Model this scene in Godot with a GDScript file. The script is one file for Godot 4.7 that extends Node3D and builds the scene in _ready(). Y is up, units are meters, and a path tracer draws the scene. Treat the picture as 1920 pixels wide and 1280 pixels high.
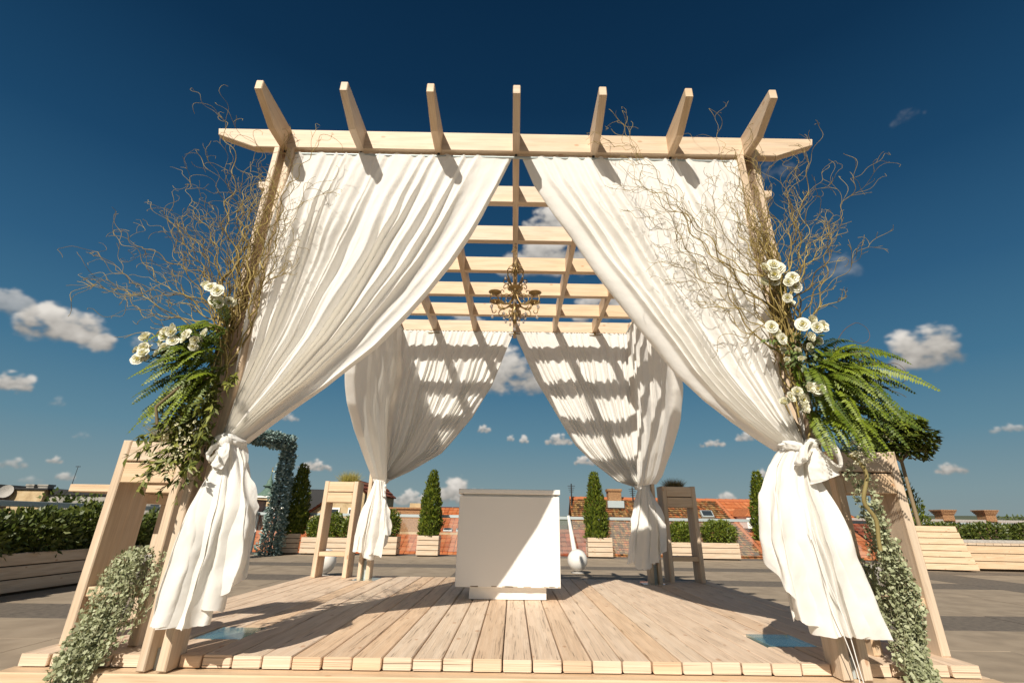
extends Node3D

# ---------------------------------------------------------------- mesh builder
class MB:
	var v := PackedVector3Array()
	var n := PackedVector3Array()
	var uv := PackedVector2Array()
	var cl := PackedColorArray()
	var ix := PackedInt32Array()
	var col := Color.WHITE
	var tinted := false

	func tint(c: Color) -> void:
		col = c
		tinted = true

	func pt(p: Vector3, nn: Vector3, u := Vector2.ZERO) -> int:
		v.append(p)
		n.append(nn)
		uv.append(u)
		cl.append(col)
		return v.size() - 1

	func tri(a: int, b: int, c: int) -> void:  # counter-clockwise seen from outside
		ix.append(a)
		ix.append(c)
		ix.append(b)

	func face(ps: Array, us: Array) -> void:  # flat polygon, counter-clockwise seen from outside
		var nn: Vector3 = (ps[1] - ps[0]).cross(ps[2] - ps[0])
		if nn.length_squared() < 1e-16 and ps.size() > 3:
			nn = (ps[2] - ps[0]).cross(ps[3] - ps[0])
		nn = nn.normalized()
		var i := v.size()
		for k in ps.size():
			pt(ps[k], nn, us[k])
		for k in range(1, ps.size() - 1):
			tri(i, i + k, i + k + 1)

	func grid(ps: PackedVector3Array, w: int, us: PackedVector2Array, flip := false) -> void:
		var h := ps.size() / w
		var i0 := v.size()
		for j in h:
			for i in w:
				var du: Vector3 = ps[j * w + mini(i + 1, w - 1)] - ps[j * w + maxi(i - 1, 0)]
				var dv: Vector3 = ps[mini(j + 1, h - 1) * w + i] - ps[maxi(j - 1, 0) * w + i]
				var nn := du.cross(dv).normalized()
				if nn == Vector3.ZERO:
					nn = Vector3.UP
				pt(ps[j * w + i], -nn if flip else nn, us[j * w + i])
		for j in h - 1:
			for i in w - 1:
				var a := i0 + j * w + i
				if flip:
					tri(a, a + w + 1, a + 1)
					tri(a, a + w, a + w + 1)
				else:
					tri(a, a + 1, a + w + 1)
					tri(a, a + w + 1, a + w)

	func tube(ps: PackedVector3Array, rs: PackedFloat32Array, sides := 6, caps := true) -> void:
		var up := Vector3.UP
		var t0: Vector3 = (ps[1] - ps[0]).normalized()
		if absf(t0.dot(up)) > 0.9:
			up = Vector3.RIGHT
		var i0 := v.size()
		var m := ps.size()
		var len := 0.0
		for k in m:
			var t: Vector3 = (ps[mini(k + 1, m - 1)] - ps[maxi(k - 1, 0)]).normalized()
			up = up - t * up.dot(t)
			up = up.normalized() if up.length_squared() > 1e-10 else (t.cross(Vector3(0.3, 0.5, 0.8))).normalized()
			var s := t.cross(up)
			if k > 0:
				len += ps[k].distance_to(ps[k - 1])
			for j in sides + 1:
				var a := TAU * j / sides
				var d := up * cos(a) + s * sin(a)
				pt(ps[k] + d * rs[k], d, Vector2(len * 4.0, float(j) / sides))
		for k in m - 1:
			for j in sides:
				var a := i0 + k * (sides + 1) + j
				tri(a, a + 1, a + sides + 2)
				tri(a, a + sides + 2, a + sides + 1)
		if caps:
			for e in [0, m - 1]:
				var t: Vector3 = (ps[1] - ps[0]) if e == 0 else (ps[m - 1] - ps[m - 2])
				var nn := t.normalized() * (-1.0 if e == 0 else 1.0)
				var c := pt(ps[e], nn)
				for j in sides:
					var a := pt(v[i0 + e * (sides + 1) + j], nn)
					var b := pt(v[i0 + e * (sides + 1) + j + 1], nn)
					if e == 0:
						tri(c, b, a)
					else:
						tri(c, a, b)

	func lathe(prof: PackedVector2Array, o: Vector3, sides := 20, ax := Vector3.UP) -> void:  # (radius, height) from bottom to top
		var s := ax.cross(Vector3(0.21, 0.13, 0.97)).normalized()
		var f := s.cross(ax)
		var ps := PackedVector3Array()
		var us := PackedVector2Array()
		for k in prof.size():
			for j in sides + 1:
				var a := TAU * j / sides
				ps.append(o + ax * prof[k].y + (s * cos(a) + f * sin(a)) * maxf(prof[k].x, 1e-5))
				us.append(Vector2(float(j) / sides, prof[k].y))
		grid(ps, sides + 1, us)
		# make sure that it faces outward
		var c := v.size() - ps.size()
		var mid := (prof.size() / 2) * (sides + 1)
		var out := ps[mid] - (o + ax * prof[prof.size() / 2].y)
		if n[c + mid].dot(out) < 0.0:
			for k in range(c, v.size()):
				n[k] = -n[k]
			var e := ix.size() - (prof.size() - 1) * sides * 6
			for k in range(e, ix.size(), 3):
				var q := ix[k]
				ix[k] = ix[k + 1]
				ix[k + 1] = q

	# a plank: outline in the xy plane of xf (counter-clockwise, convex), thickness along z, chamfered edges, grain along x (or y)
	func plank(poly: PackedVector2Array, z0: float, z1: float, bev: float, xf: Transform3D, uo := Vector2.ZERO, along_y := false) -> void:
		var m := poly.size()
		var inn := PackedVector2Array()
		for k in m:
			var e0 := (poly[k] - poly[(k + m - 1) % m]).normalized()
			var e1 := (poly[(k + 1) % m] - poly[k]).normalized()
			var n0 := Vector2(-e0.y, e0.x)
			var n1 := Vector2(-e1.y, e1.x)
			inn.append(poly[k] + (n0 + n1) * (bev / maxf(1.0 + n0.dot(n1), 0.3)))
		var L := [[inn, z0], [poly, z0 + bev], [poly, z1 - bev], [inn, z1]]
		var top := []
		var ut := []
		var bot := []
		var ub := []
		for k in m:
			top.append(xf * Vector3(inn[k].x, inn[k].y, z1))
			ut.append((Vector2(inn[k].y, inn[k].x) if along_y else inn[k]) + uo)
			bot.append(xf * Vector3(inn[m - 1 - k].x, inn[m - 1 - k].y, z0))
			var b := inn[m - 1 - k]
			ub.append((Vector2(b.y, b.x) if along_y else b) + uo + Vector2(0.37, 0.21))
		face(top, ut)
		face(bot, ub)
		for r in 3:
			for k in m:
				var k2 := (k + 1) % m
				var p0: Vector2 = L[r][0][k]
				var p1: Vector2 = L[r][0][k2]
				var p2: Vector2 = L[r + 1][0][k2]
				var p3: Vector2 = L[r + 1][0][k]
				var za: float = L[r][1]
				var zb: float = L[r + 1][1]
				var e := poly[k2] - poly[k]
				var lengthwise := absf(e.y) > absf(e.x) if along_y else absf(e.x) > absf(e.y)
				var us := []
				for q in [[p0, za], [p1, za], [p2, zb], [p3, zb]]:
					var pp: Vector2 = q[0]
					var a: float = pp.y if along_y else pp.x
					var b: float = pp.x if along_y else pp.y
					if lengthwise:
						us.append(Vector2(a, q[1] + b * 0.2) + uo + Vector2(0.1, 0.6))
					else:
						us.append(Vector2(q[1] * 0.35, b) + uo + Vector2(0.8, 0.4))
				face([xf * Vector3(p0.x, p0.y, za), xf * Vector3(p1.x, p1.y, za), xf * Vector3(p2.x, p2.y, zb), xf * Vector3(p3.x, p3.y, zb)], us)

	# box from corner a to corner b, grain along the longest side
	func box(a: Vector3, b: Vector3, bev := 0.003, uo := Vector2.ZERO, xf := Transform3D()) -> void:
		var s := b - a
		var bv := minf(bev, minf(s.x, minf(s.y, s.z)) * 0.4)
		if s.x >= s.y and s.x >= s.z:
			plank(PackedVector2Array([Vector2(a.x, a.y), Vector2(b.x, a.y), Vector2(b.x, b.y), Vector2(a.x, b.y)]), a.z, b.z, bv, xf, uo)
		elif s.y >= s.z:
			plank(PackedVector2Array([Vector2(a.x, a.y), Vector2(b.x, a.y), Vector2(b.x, b.y), Vector2(a.x, b.y)]), a.z, b.z, bv, xf, uo, true)
		else:  # long along z: local x = -z, local y = y, local z = x
			var t := xf * Transform3D(Basis(Vector3(0, 0, -1), Vector3(0, 1, 0), Vector3(1, 0, 0)), Vector3.ZERO)
			plank(PackedVector2Array([Vector2(-b.z, a.y), Vector2(-a.z, a.y), Vector2(-a.z, b.y), Vector2(-b.z, b.y)]), a.x, b.x, bv, t, uo)

	func leaf(b: Vector3, d: Vector3, up: Vector3, L: float, W: float, fold := 0.15, droop := 0.0) -> void:
		var r := d.cross(up).normalized()
		var u := r.cross(d).normalized()
		var m := b + d * (L * 0.5) - u * (W * fold)
		var i := v.size()
		var t := b + d * L - u * (droop * L)
		pt(b, u, Vector2(0, 0.5))
		pt(b + d * (L * 0.45) + r * W * 0.5, (u + r * fold).normalized(), Vector2(0.5, 1))
		pt(m, u, Vector2(0.5, 0.5))
		pt(b + d * (L * 0.45) - r * W * 0.5, (u - r * fold).normalized(), Vector2(0.5, 0))
		pt(t, u, Vector2(1, 0.5))
		tri(i, i + 1, i + 2)
		tri(i, i + 2, i + 3)
		tri(i + 2, i + 1, i + 4)
		tri(i + 2, i + 4, i + 3)

	func spray(b: Vector3, d: Vector3, up: Vector3, L: float, W: float) -> void:  # a cheap two-triangle leaf
		var r := d.cross(up).normalized()
		var u := r.cross(d).normalized()
		var i := v.size()
		pt(b, u)
		pt(b + d * (L * 0.5) + r * W * 0.5, u)
		pt(b + d * L, u)
		pt(b + d * (L * 0.5) - r * W * 0.5, u)
		tri(i, i + 1, i + 2)
		tri(i, i + 2, i + 3)

	func mesh() -> ArrayMesh:
		var a := []
		a.resize(Mesh.ARRAY_MAX)
		a[Mesh.ARRAY_VERTEX] = v
		a[Mesh.ARRAY_NORMAL] = n
		a[Mesh.ARRAY_TEX_UV] = uv
		if tinted:
			a[Mesh.ARRAY_COLOR] = cl
		a[Mesh.ARRAY_INDEX] = ix
		var m := ArrayMesh.new()
		m.add_surface_from_arrays(Mesh.PRIMITIVE_TRIANGLES, a)
		return m


# ---------------------------------------------------------------- naming
var taken := {}
var M := {}
var rng := RandomNumberGenerator.new()


func numbered(called: String, parent: Node) -> String:
	var key := "%d/%s" % [parent.get_instance_id(), called]
	var k: int = taken.get(key, 0)
	taken[key] = k + 1
	return called if k == 0 else "%s_%03d" % [called, k]


func tag(o: Node, label: String, category: String, group := "", kind := "") -> void:
	if label:
		o.set_meta("label", label)
	if category:
		o.set_meta("category", category)
	if group:
		o.set_meta("group", group)
	if kind:
		o.set_meta("kind", kind)


func thing(called: String, label: String, category: String, at := Vector3.ZERO, turn := 0.0, group := "") -> Node3D:
	var o := Node3D.new()
	o.name = numbered(called, self)
	add_child(o, true)
	o.position = at
	o.rotation.y = turn
	tag(o, label, category, group)
	return o


func obj(called: String, b: MB, mat: Material, parent: Node = self) -> MeshInstance3D:
	var o := MeshInstance3D.new()
	o.name = numbered(called, parent)
	o.mesh = b.mesh()
	o.material_override = mat
	parent.add_child(o, true)
	return o


func struct(called: String, b: MB, mat: Material) -> MeshInstance3D:
	var o := obj(called, b, mat)
	o.set_meta("kind", "structure")
	return o


func dup(root: Node3D, at: Vector3, turn: float, label: String) -> Node3D:
	var r: Node3D = root.duplicate()
	r.name = numbered(str(root.name).rstrip("0123456789").trim_suffix("_"), self)
	add_child(r, true)
	r.position = at
	r.rotation.y = turn
	r.set_meta("label", label)
	return r


func rv() -> Vector2:
	return Vector2(rng.randf() * 7.0, rng.randf() * 7.0)


func rdir() -> Vector3:
	var z := rng.randf_range(-1, 1)
	var a := rng.randf() * TAU
	var s := sqrt(1 - z * z)
	return Vector3(s * cos(a), z, s * sin(a))


# ---------------------------------------------------------------- textures and materials
func noise(sd: int, freq: float, oct := 4, kind := FastNoiseLite.TYPE_SIMPLEX_SMOOTH, ridged := false) -> FastNoiseLite:
	var f := FastNoiseLite.new()
	f.seed = sd
	f.noise_type = kind
	f.frequency = freq
	f.fractal_type = FastNoiseLite.FRACTAL_RIDGED if ridged else FastNoiseLite.FRACTAL_FBM
	f.fractal_octaves = oct
	return f


func tile(f: FastNoiseLite, w: int, h: int, W: int, H: int) -> PackedByteArray:  # a seamless noise, drawn small and stretched
	var im := f.get_seamless_image(w, h)
	im.convert(Image.FORMAT_L8)
	if w != W or h != H:
		# wrap before the cubic stretch, so that the edges still meet
		var wide := Image.create_empty(w * 3, h * 3, false, Image.FORMAT_L8)
		for j in 3:
			for i in 3:
				wide.blit_rect(im, Rect2i(0, 0, w, h), Vector2i(i * w, j * h))
		var sx := float(W) / w
		var sy := float(H) / h
		wide.resize(W * 3, H * 3, Image.INTERPOLATE_CUBIC)
		im = wide.get_region(Rect2i(W, H, W, H))
	return im.get_data()


func tex(d: PackedByteArray, w: int, h: int, fmt: int) -> ImageTexture:
	return ImageTexture.create_from_image(Image.create_from_data(w, h, false, fmt, d))


func srgb8(x: float) -> int:
	x = clampf(x, 0.0, 1.0)
	return int(255.0 * (12.92 * x if x < 0.0031308 else 1.055 * pow(x, 1.0 / 2.4) - 0.055) + 0.5)


# painted softwood. Colours are linear; wear = how much bare grey-brown wood shows.
func wood(sd: int, paint: Color, bare: Color, wear: float, crack: float, rough: float, relief: float) -> StandardMaterial3D:
	var W := 512
	var H := 512
	var g := tile(noise(sd, 0.09, 4), 24, 512, W, H)
	var g2 := tile(noise(sd + 1, 0.02, 3), 40, 512, W, H)
	var c := tile(noise(sd + 2, 0.045, 3, FastNoiseLite.TYPE_SIMPLEX_SMOOTH, true), 26, 512, W, H)
	var bl := tile(noise(sd + 3, 0.012, 4), 256, 512, W, H)
	var fine := tile(noise(sd + 4, 0.25, 2), 128, 512, W, H)
	var out := PackedByteArray()
	out.resize(W * H * 3)
	var ht := PackedByteArray()
	ht.resize(W * H)
	var lut := PackedByteArray()
	lut.resize(1025)
	for k in 1025:
		lut[k] = srgb8(k / 1024.0)
	var kr := RandomNumberGenerator.new()
	kr.seed = sd
	var knots := []
	for k in 5:
		knots.append(Vector3(kr.randf_range(30, W - 30), kr.randf_range(14, H - 14), kr.randf_range(4.0, 8.0)))
	for i in W * H:
		var gv := g[i] / 255.0 - 0.5
		var b := bl[i] / 255.0
		var worn := clampf((b - 0.52 + wear * 0.35 + (g2[i] / 255.0 - 0.5) * 0.8) * 3.0, 0.0, 1.0) * wear
		var cr := smoothstep(0.74, 0.92, c[i] / 255.0) * crack * smoothstep(0.42, 0.62, b)
		var k := 1.0 + gv * 0.18 + (g2[i] / 255.0 - 0.5) * 0.16 + (fine[i] / 255.0 - 0.5) * 0.07
		k *= 1.0 - 0.62 * cr
		out[i * 3] = lut[int(clampf(lerpf(paint.r, bare.r, worn) * k, 0, 1) * 1024)]
		out[i * 3 + 1] = lut[int(clampf(lerpf(paint.g, bare.g, worn) * k * (1.0 - 0.05 * cr), 0, 1) * 1024)]
		out[i * 3 + 2] = lut[int(clampf(lerpf(paint.b, bare.b, worn) * k * (1.0 - 0.1 * cr), 0, 1) * 1024)]
		ht[i] = int(clampf(0.62 + gv * 0.5 - cr * 0.6 + (fine[i] / 255.0 - 0.5) * 0.2, 0, 1) * 255)
	for kn in knots:  # small oval knots, darker and redder than the wood round them
		var R := int(kn.z * 3.0)
		for y in range(int(kn.y) - R, int(kn.y) + R):
			for x in range(int(kn.x) - R, int(kn.x) + R):
				if x < 0 or y < 0 or x >= W or y >= H:
					continue
				var d := Vector2((x - kn.x) / (kn.z * 0.75), (y - kn.y) / (kn.z * 1.5)).length()
				if d > 1.6:
					continue
				var s := (1.0 - smoothstep(0.7, 1.6, d)) * 0.5 * (0.75 + 0.25 * sin(d * 11.0))
				var i := y * W + x
				out[i * 3] = int(out[i * 3] * (1.0 - 0.30 * s))
				out[i * 3 + 1] = int(out[i * 3 + 1] * (1.0 - 0.52 * s))
				out[i * 3 + 2] = int(out[i * 3 + 2] * (1.0 - 0.68 * s))
	var m := StandardMaterial3D.new()
	m.albedo_texture = tex(out, W, H, Image.FORMAT_RGB8)
	m.roughness = rough
	m.heightmap_enabled = true
	m.heightmap_texture = tex(ht, W, H, Image.FORMAT_L8)
	m.heightmap_scale = relief
	m.uv1_scale = Vector3(0.6, 2.4, 1)
	return m


func shade_of(m: StandardMaterial3D, c: Color) -> StandardMaterial3D:
	var r: StandardMaterial3D = m.duplicate()
	r.albedo_color = c.linear_to_srgb()
	return r


func plain(c: Color, rough := 0.7, metal := 0.0) -> StandardMaterial3D:
	var m := StandardMaterial3D.new()
	m.albedo_color = c.linear_to_srgb()
	m.roughness = rough
	m.metallic = metal
	return m


# mottled surface of several colours, mapped by place
func mottled(sd: int, cols: Array, freq: float, scale: float, rough: float, relief: float, world := true) -> StandardMaterial3D:
	var m := plain(Color.WHITE, rough)
	var t := NoiseTexture2D.new()
	t.width = 512
	t.height = 512
	t.seamless = true
	t.noise = noise(sd, freq, 5)
	var g := Gradient.new()
	var offs := PackedFloat32Array()
	var cc := PackedColorArray()
	for k in cols.size():
		offs.append(0.2 + 0.6 * k / maxf(cols.size() - 1, 1))
		cc.append(cols[k].linear_to_srgb())
	g.offsets = offs
	g.colors = cc
	t.color_ramp = g
	m.albedo_texture = t
	var h := NoiseTexture2D.new()
	h.width = 512
	h.height = 512
	h.seamless = true
	h.noise = noise(sd + 7, freq * 2.5, 5)
	m.heightmap_enabled = true
	m.heightmap_texture = h
	m.heightmap_scale = relief
	m.uv1_triplanar = true
	m.uv1_world_triplanar = world
	m.uv1_scale = Vector3.ONE * scale
	return m


func leafy(rough := 0.5, through := 0.5) -> StandardMaterial3D:
	var m := plain(Color.WHITE, rough)
	m.vertex_color_use_as_albedo = true
	m.backlight_enabled = true
	m.backlight = Color(through, through, through * 0.6)
	return m


func materials() -> void:
	M.wood = wood(11, Color(0.66, 0.515, 0.375), Color(0.56, 0.405, 0.265), 0.55, 0.3, 0.55, 0.12)
	M.wood_warm = shade_of(M.wood, Color(1.0, 0.95, 0.87))
	M.wood_pale = shade_of(M.wood, Color(0.95, 0.97, 1.0))
	M.deck = wood(31, Color(0.74, 0.58, 0.44), Color(0.62, 0.465, 0.335), 0.65, 0.95, 0.62, 0.3)
	M.deck_warm = shade_of(M.deck, Color(1.0, 0.93, 0.84))
	M.deck_pale = shade_of(M.deck, Color(1.0, 1.02, 1.03))
	M.deck_brown = shade_of(M.deck, Color(0.93, 0.88, 0.82))
	M.cloth = plain(Color(0.90, 0.887, 0.86), 0.85)
	M.cloth.backlight_enabled = true
	M.cloth.backlight = Color(0.8, 0.785, 0.75)
	M.cloth.rim_enabled = true
	M.cloth.rim = 0.3
	var wr := NoiseTexture2D.new()
	wr.width = 512
	wr.height = 512
	wr.seamless = true
	wr.noise = noise(77, 0.012, 5)
	M.cloth.heightmap_enabled = true
	M.cloth.heightmap_texture = wr
	M.cloth.heightmap_scale = 0.35
	M.cloth.uv1_scale = Vector3(2.2, 1.1, 1)
	M.white = plain(Color(0.86, 0.85, 0.82), 0.45)
	M.iron = plain(Color(0.30, 0.21, 0.09), 0.42, 0.55)
	M.steel = plain(Color(0.47, 0.53, 0.54), 0.5, 0.35)
	M.crystal = plain(Color(0.95, 0.97, 1.0, 0.05), 0.02)
	M.crystal.transparency = BaseMaterial3D.TRANSPARENCY_ALPHA
	M.crystal.refraction_enabled = true
	M.crystal.refraction_scale = 0.055
	M.leaf = leafy()
	M.silver = leafy(0.75, 0.35)
	M.bark = leafy(0.7, 0.0)
	M.bark.backlight_enabled = false
	M.petal = leafy(0.6, 0.55)
	M.soil = plain(Color(0.05, 0.035, 0.02), 0.95)
	M.paver = mottled(51, [Color(0.275, 0.218, 0.158), Color(0.315, 0.25, 0.182), Color(0.35, 0.28, 0.207)], 0.012, 0.35, 0.8, 0.12)
	M.paver_b = mottled(53, [Color(0.265, 0.211, 0.154), Color(0.305, 0.243, 0.177), Color(0.34, 0.272, 0.2)], 0.014, 0.4, 0.8, 0.12)
	M.paver_dark = mottled(55, [Color(0.12, 0.10, 0.08), Color(0.15, 0.125, 0.10), Color(0.175, 0.145, 0.115)], 0.03, 0.8, 0.75, 0.2)
	M.grout = plain(Color(0.23, 0.183, 0.135), 0.95)
	M.tile_orange = mottled(61, [Color(0.30, 0.085, 0.025), Color(0.46, 0.15, 0.05), Color(0.52, 0.20, 0.08)], 0.03, 0.5, 0.85, 1.0)
	M.tile_red = mottled(63, [Color(0.20, 0.05, 0.02), Color(0.36, 0.10, 0.045), Color(0.30, 0.13, 0.07)], 0.05, 0.6, 0.85, 1.0)
	M.tile_old = mottled(65, [Color(0.09, 0.06, 0.035), Color(0.30, 0.11, 0.04), Color(0.34, 0.22, 0.10), Color(0.19, 0.12, 0.07), Color(0.42, 0.16, 0.06)], 0.055, 0.55, 0.9, 1.2)
	M.brick = mottled(67, [Color(0.17, 0.09, 0.05), Color(0.36, 0.19, 0.09), Color(0.42, 0.27, 0.13)], 0.06, 0.8, 0.9, 0.8)
	M.plaster = mottled(69, [Color(0.40, 0.29, 0.165), Color(0.50, 0.37, 0.21), Color(0.54, 0.42, 0.26)], 0.02, 0.2, 0.9, 0.3)
	M.plaster_grey = mottled(71, [Color(0.20, 0.19, 0.17), Color(0.30, 0.28, 0.25), Color(0.34, 0.32, 0.28)], 0.02, 0.2, 0.9, 0.3)
	M.copper = mottled(73, [Color(0.05, 0.10, 0.08), Color(0.10, 0.17, 0.13), Color(0.16, 0.23, 0.18)], 0.03, 0.5, 0.7, 0.3)
	M.dark = plain(Color(0.02, 0.02, 0.022), 0.5)
	M.pane = plain(Color(0.03, 0.04, 0.05), 0.08)
	M.glass = plain(Color(0.85, 0.93, 0.92, 0.06), 0.03)
	M.glass.transparency = BaseMaterial3D.TRANSPARENCY_ALPHA
	M.teal_glass = plain(Color(0.30, 0.42, 0.36, 0.25), 0.04)
	M.teal_glass.transparency = BaseMaterial3D.TRANSPARENCY_ALPHA
	M.tiles = plain(Color.WHITE, 0.85)
	M.tiles.vertex_color_use_as_albedo = true
	M.opal = plain(Color(0.80, 0.77, 0.72), 0.12)
	M.opal.clearcoat_enabled = true
	M.opal.clearcoat = 0.6
	M.pot = mottled(75, [Color(0.30, 0.28, 0.26), Color(0.42, 0.40, 0.37)], 0.03, 1.0, 0.8, 0.2)


# ---------------------------------------------------------------- sky
var cam_basis := Basis.from_euler(Vector3(0.4078, -0.0052, 0.0144))


func sky_image() -> ImageTexture:
	var W := 3072
	var H := 1536
	var im := Image.create_empty(W, H, false, Image.FORMAT_RGBF)
	# colour by elevation (degrees): linear values
	var el := [0.0, 3.0, 8.0, 14.0, 22.0, 32.0, 45.0, 60.0, 90.0]
	var cs := [Color(0.1990, 0.2449, 0.2489), Color(0.1705, 0.2450, 0.2671), Color(0.0945, 0.1949, 0.2595), Color(0.0466, 0.1374, 0.2237), Color(0.0230, 0.0871, 0.1705), Color(0.0095, 0.0487, 0.1116), Color(0.0040, 0.0248, 0.0636), Color(0.0025, 0.0163, 0.0440), Color(0.0021, 0.0134, 0.0383)]
	for y in H:
		var e := 90.0 - (y + 0.5) * 180.0 / H
		var c: Color = cs[0]
		if e > 0.0:
			for k in el.size() - 1:
				if e >= el[k] and e <= el[k + 1]:
					var t: float = (e - el[k]) / (el[k + 1] - el[k])
					c = cs[k].lerp(cs[k + 1], t)
		else:
			c = Color(0.10, 0.085, 0.07)
		im.fill_rect(Rect2i(0, y, W, 1), c)
	# clouds: azimuth and elevation in degrees (azimuth 0 straight ahead, + to the right), half width, half height, puffs, density
	var clouds := []
	for d in CLOUDS:
		clouds.append(d)
	var r := RandomNumberGenerator.new()
	r.seed = 5
	for k in 170:  # fair-weather clouds out of view, added thicker than ahead to lift the fill light
		var az := r.randf_range(-180, 180)
		var e := 3.0 + 62.0 * pow(r.randf(), 1.25)
		var s := r.randf_range(0.6, 1.3)
		if absf(az) < 64.0 + maxf(0.0, e - 20.0) * 0.9:
			continue
		clouds.append([az, e, (4.0 + 6.0 * r.randf()) * s, (1.5 + 2.0 * r.randf()) * s, 0.97, r.randi() % 1000, 4])
	var fb := noise(900, 0.55, 5)
	for d in clouds:
		puff(im, W, H, d[0], d[1], d[2], d[3], d[4], d[5], fb, d[6] if d.size() > 6 else 1)
	return ImageTexture.create_from_image(im)


func puff(im: Image, W: int, H: int, az: float, el: float, hw: float, hh: float, dens: float, sd: int, fb: FastNoiseLite, st: int) -> void:
	var r := RandomNumberGenerator.new()
	r.seed = sd
	var balls := []  # x, y, radius in units of the half height; a flat foot at y = -1
	var ratio := hw / hh
	var nb := int(9 + ratio * 7)
	for k in nb:
		var x := r.randf_range(-1, 1) * (ratio - 0.5)
		var room := 1.0 - absf(x) / ratio
		var s := r.randf_range(0.45, 0.85) * (0.40 + 0.85 * room)
		balls.append(Vector3(x, -0.95 + s * 0.5 + r.randf() * room * 0.9, s))
	var cosel := cos(deg_to_rad(el))
	var px := W / 360.0
	var x0 := int((az - hw * 1.25 / cosel) * px)
	var x1 := int((az + hw * 1.25 / cosel) * px)
	var y0 := int((90.0 - el - hh * 1.6) * px)
	var y1 := int((90.0 - el + hh * 1.4) * px)
	for y in range(maxi(y0, 0), mini(y1, H / 2 - st), st):
		for xi in range(x0, x1, st):
			var ax := (xi + 0.5) / px
			var u := (ax - az) * cosel / hh
			var w := (90.0 - (y + 0.5) / px - el) / hh
			var q := fb.get_noise_3d(u * 1.0 + sd, w * 1.7, sd * 0.37)
			var q2 := fb.get_noise_3d(u * 3.0 - sd, w * 4.6, sd * 0.11)
			var best := 0.0
			var lit := 0.0
			for b in balls:
				var dx: float = (u - b.x) / b.z
				var dy: float = (w - b.y) / b.z
				var f := 1.0 - (dx * dx + dy * dy) + q * 1.0 + q2 * 0.55
				if f > best:
					best = f
					lit = dy - 0.3 * dx
			var foot := smoothstep(-1.55, -0.6, w + q * 0.5)
			var a := smoothstep(0.0, 0.9 if dens > 0.5 else 2.2, best) * foot * dens
			if a <= 0.004:
				continue
			var sh := clampf(0.62 + 0.22 * (w + 0.2) + 0.12 * lit + q * 0.35 + q2 * 0.15, 0.34, 1.0)
			var cc := Color(0.63, 0.595, 0.545) * sh
			var X := posmod(xi, W)
			if st == 1:
				im.set_pixel(X, y, im.get_pixel(X, y).lerp(cc, a))
			else:
				im.fill_rect(Rect2i(mini(X, W - st), y, st, st), im.get_pixel(X, y).lerp(cc, a))


const CLOUDS := [[-43.76,15.30,3.8,1.9,1.00,3], [-47.73,16.24,1.67,1.30,0.55,8], [-45.69,9.93,1.52,0.86,0.95,12], [-42.72,8.73,0.66,0.40,0.50,15], [-38.32,14.90,1.37,0.79,0.50,18], [4.30,32.94,4.25,2.40,0.95,21], [4.96,29.90,7.31,2.74,0.90,24], [11.19,24.13,4.50,2.44,0.90,27], [-5.84,21.70,3.67,1.11,0.60,30], [-0.09,16.35,4.60,2.80,1.00,33], [41.15,15.37,3.43,2.20,1.00,36], [37.91,13.08,1.59,0.88,0.50,39], [-21.05,5.02,1.94,0.53,1.00,42], [-24.70,9.60,1.50,0.48,0.70,45], [-3.45,9.52,0.90,0.41,0.90,48], [-0.44,8.53,0.48,0.29,0.70,51], [1.13,8.38,0.60,0.40,0.90,54], [5.06,8.52,1.67,0.63,1.00,57], [7.84,6.30,1.28,0.56,1.00,60], [21.52,7.83,1.46,0.43,0.95,63], [24.71,8.33,1.10,0.48,0.90,66], [25.75,4.62,0.67,0.36,0.90,69], [-6.53,3.14,2.98,1.41,1.00,72], [-10.97,2.13,2.50,0.74,0.85,75], [-3.62,2.65,3.45,0.76,0.80,78], [22.07,2.55,1.10,0.61,0.85,81], [40.47,4.65,1.25,0.48,0.95,84], [45.00,7.50,1.40,0.30,0.60,87], [46.11,35.12,1.50,0.62,0.14,90], [36.75,23.96,1.74,1.55,0.28,93], [32.74,34.58,2.39,1.04,0.20,96], [-43.92,3.74,1.06,0.37,0.60,99], [-41.56,4.14,0.65,0.26,0.85,102], [-40.51,2.95,0.73,0.34,0.75,105], [-40.34,6.25,0.76,0.27,0.40,108], [-42.47,2.59,0.94,0.33,0.50,111], [17.20,1.53,1.58,0.41,0.50,114], [-14.68,1.12,2.67,0.36,0.40,117], [34.95,4.03,1.20,0.28,0.30,119]]


# ---------------------------------------------------------------- the scene
const T := -0.3      # top of the roof terrace; the deck's top is 0
const BAY := 0.5496  # spacing of the cross beams
const BB := 2.73     # underside of the pergola's beams


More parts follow.
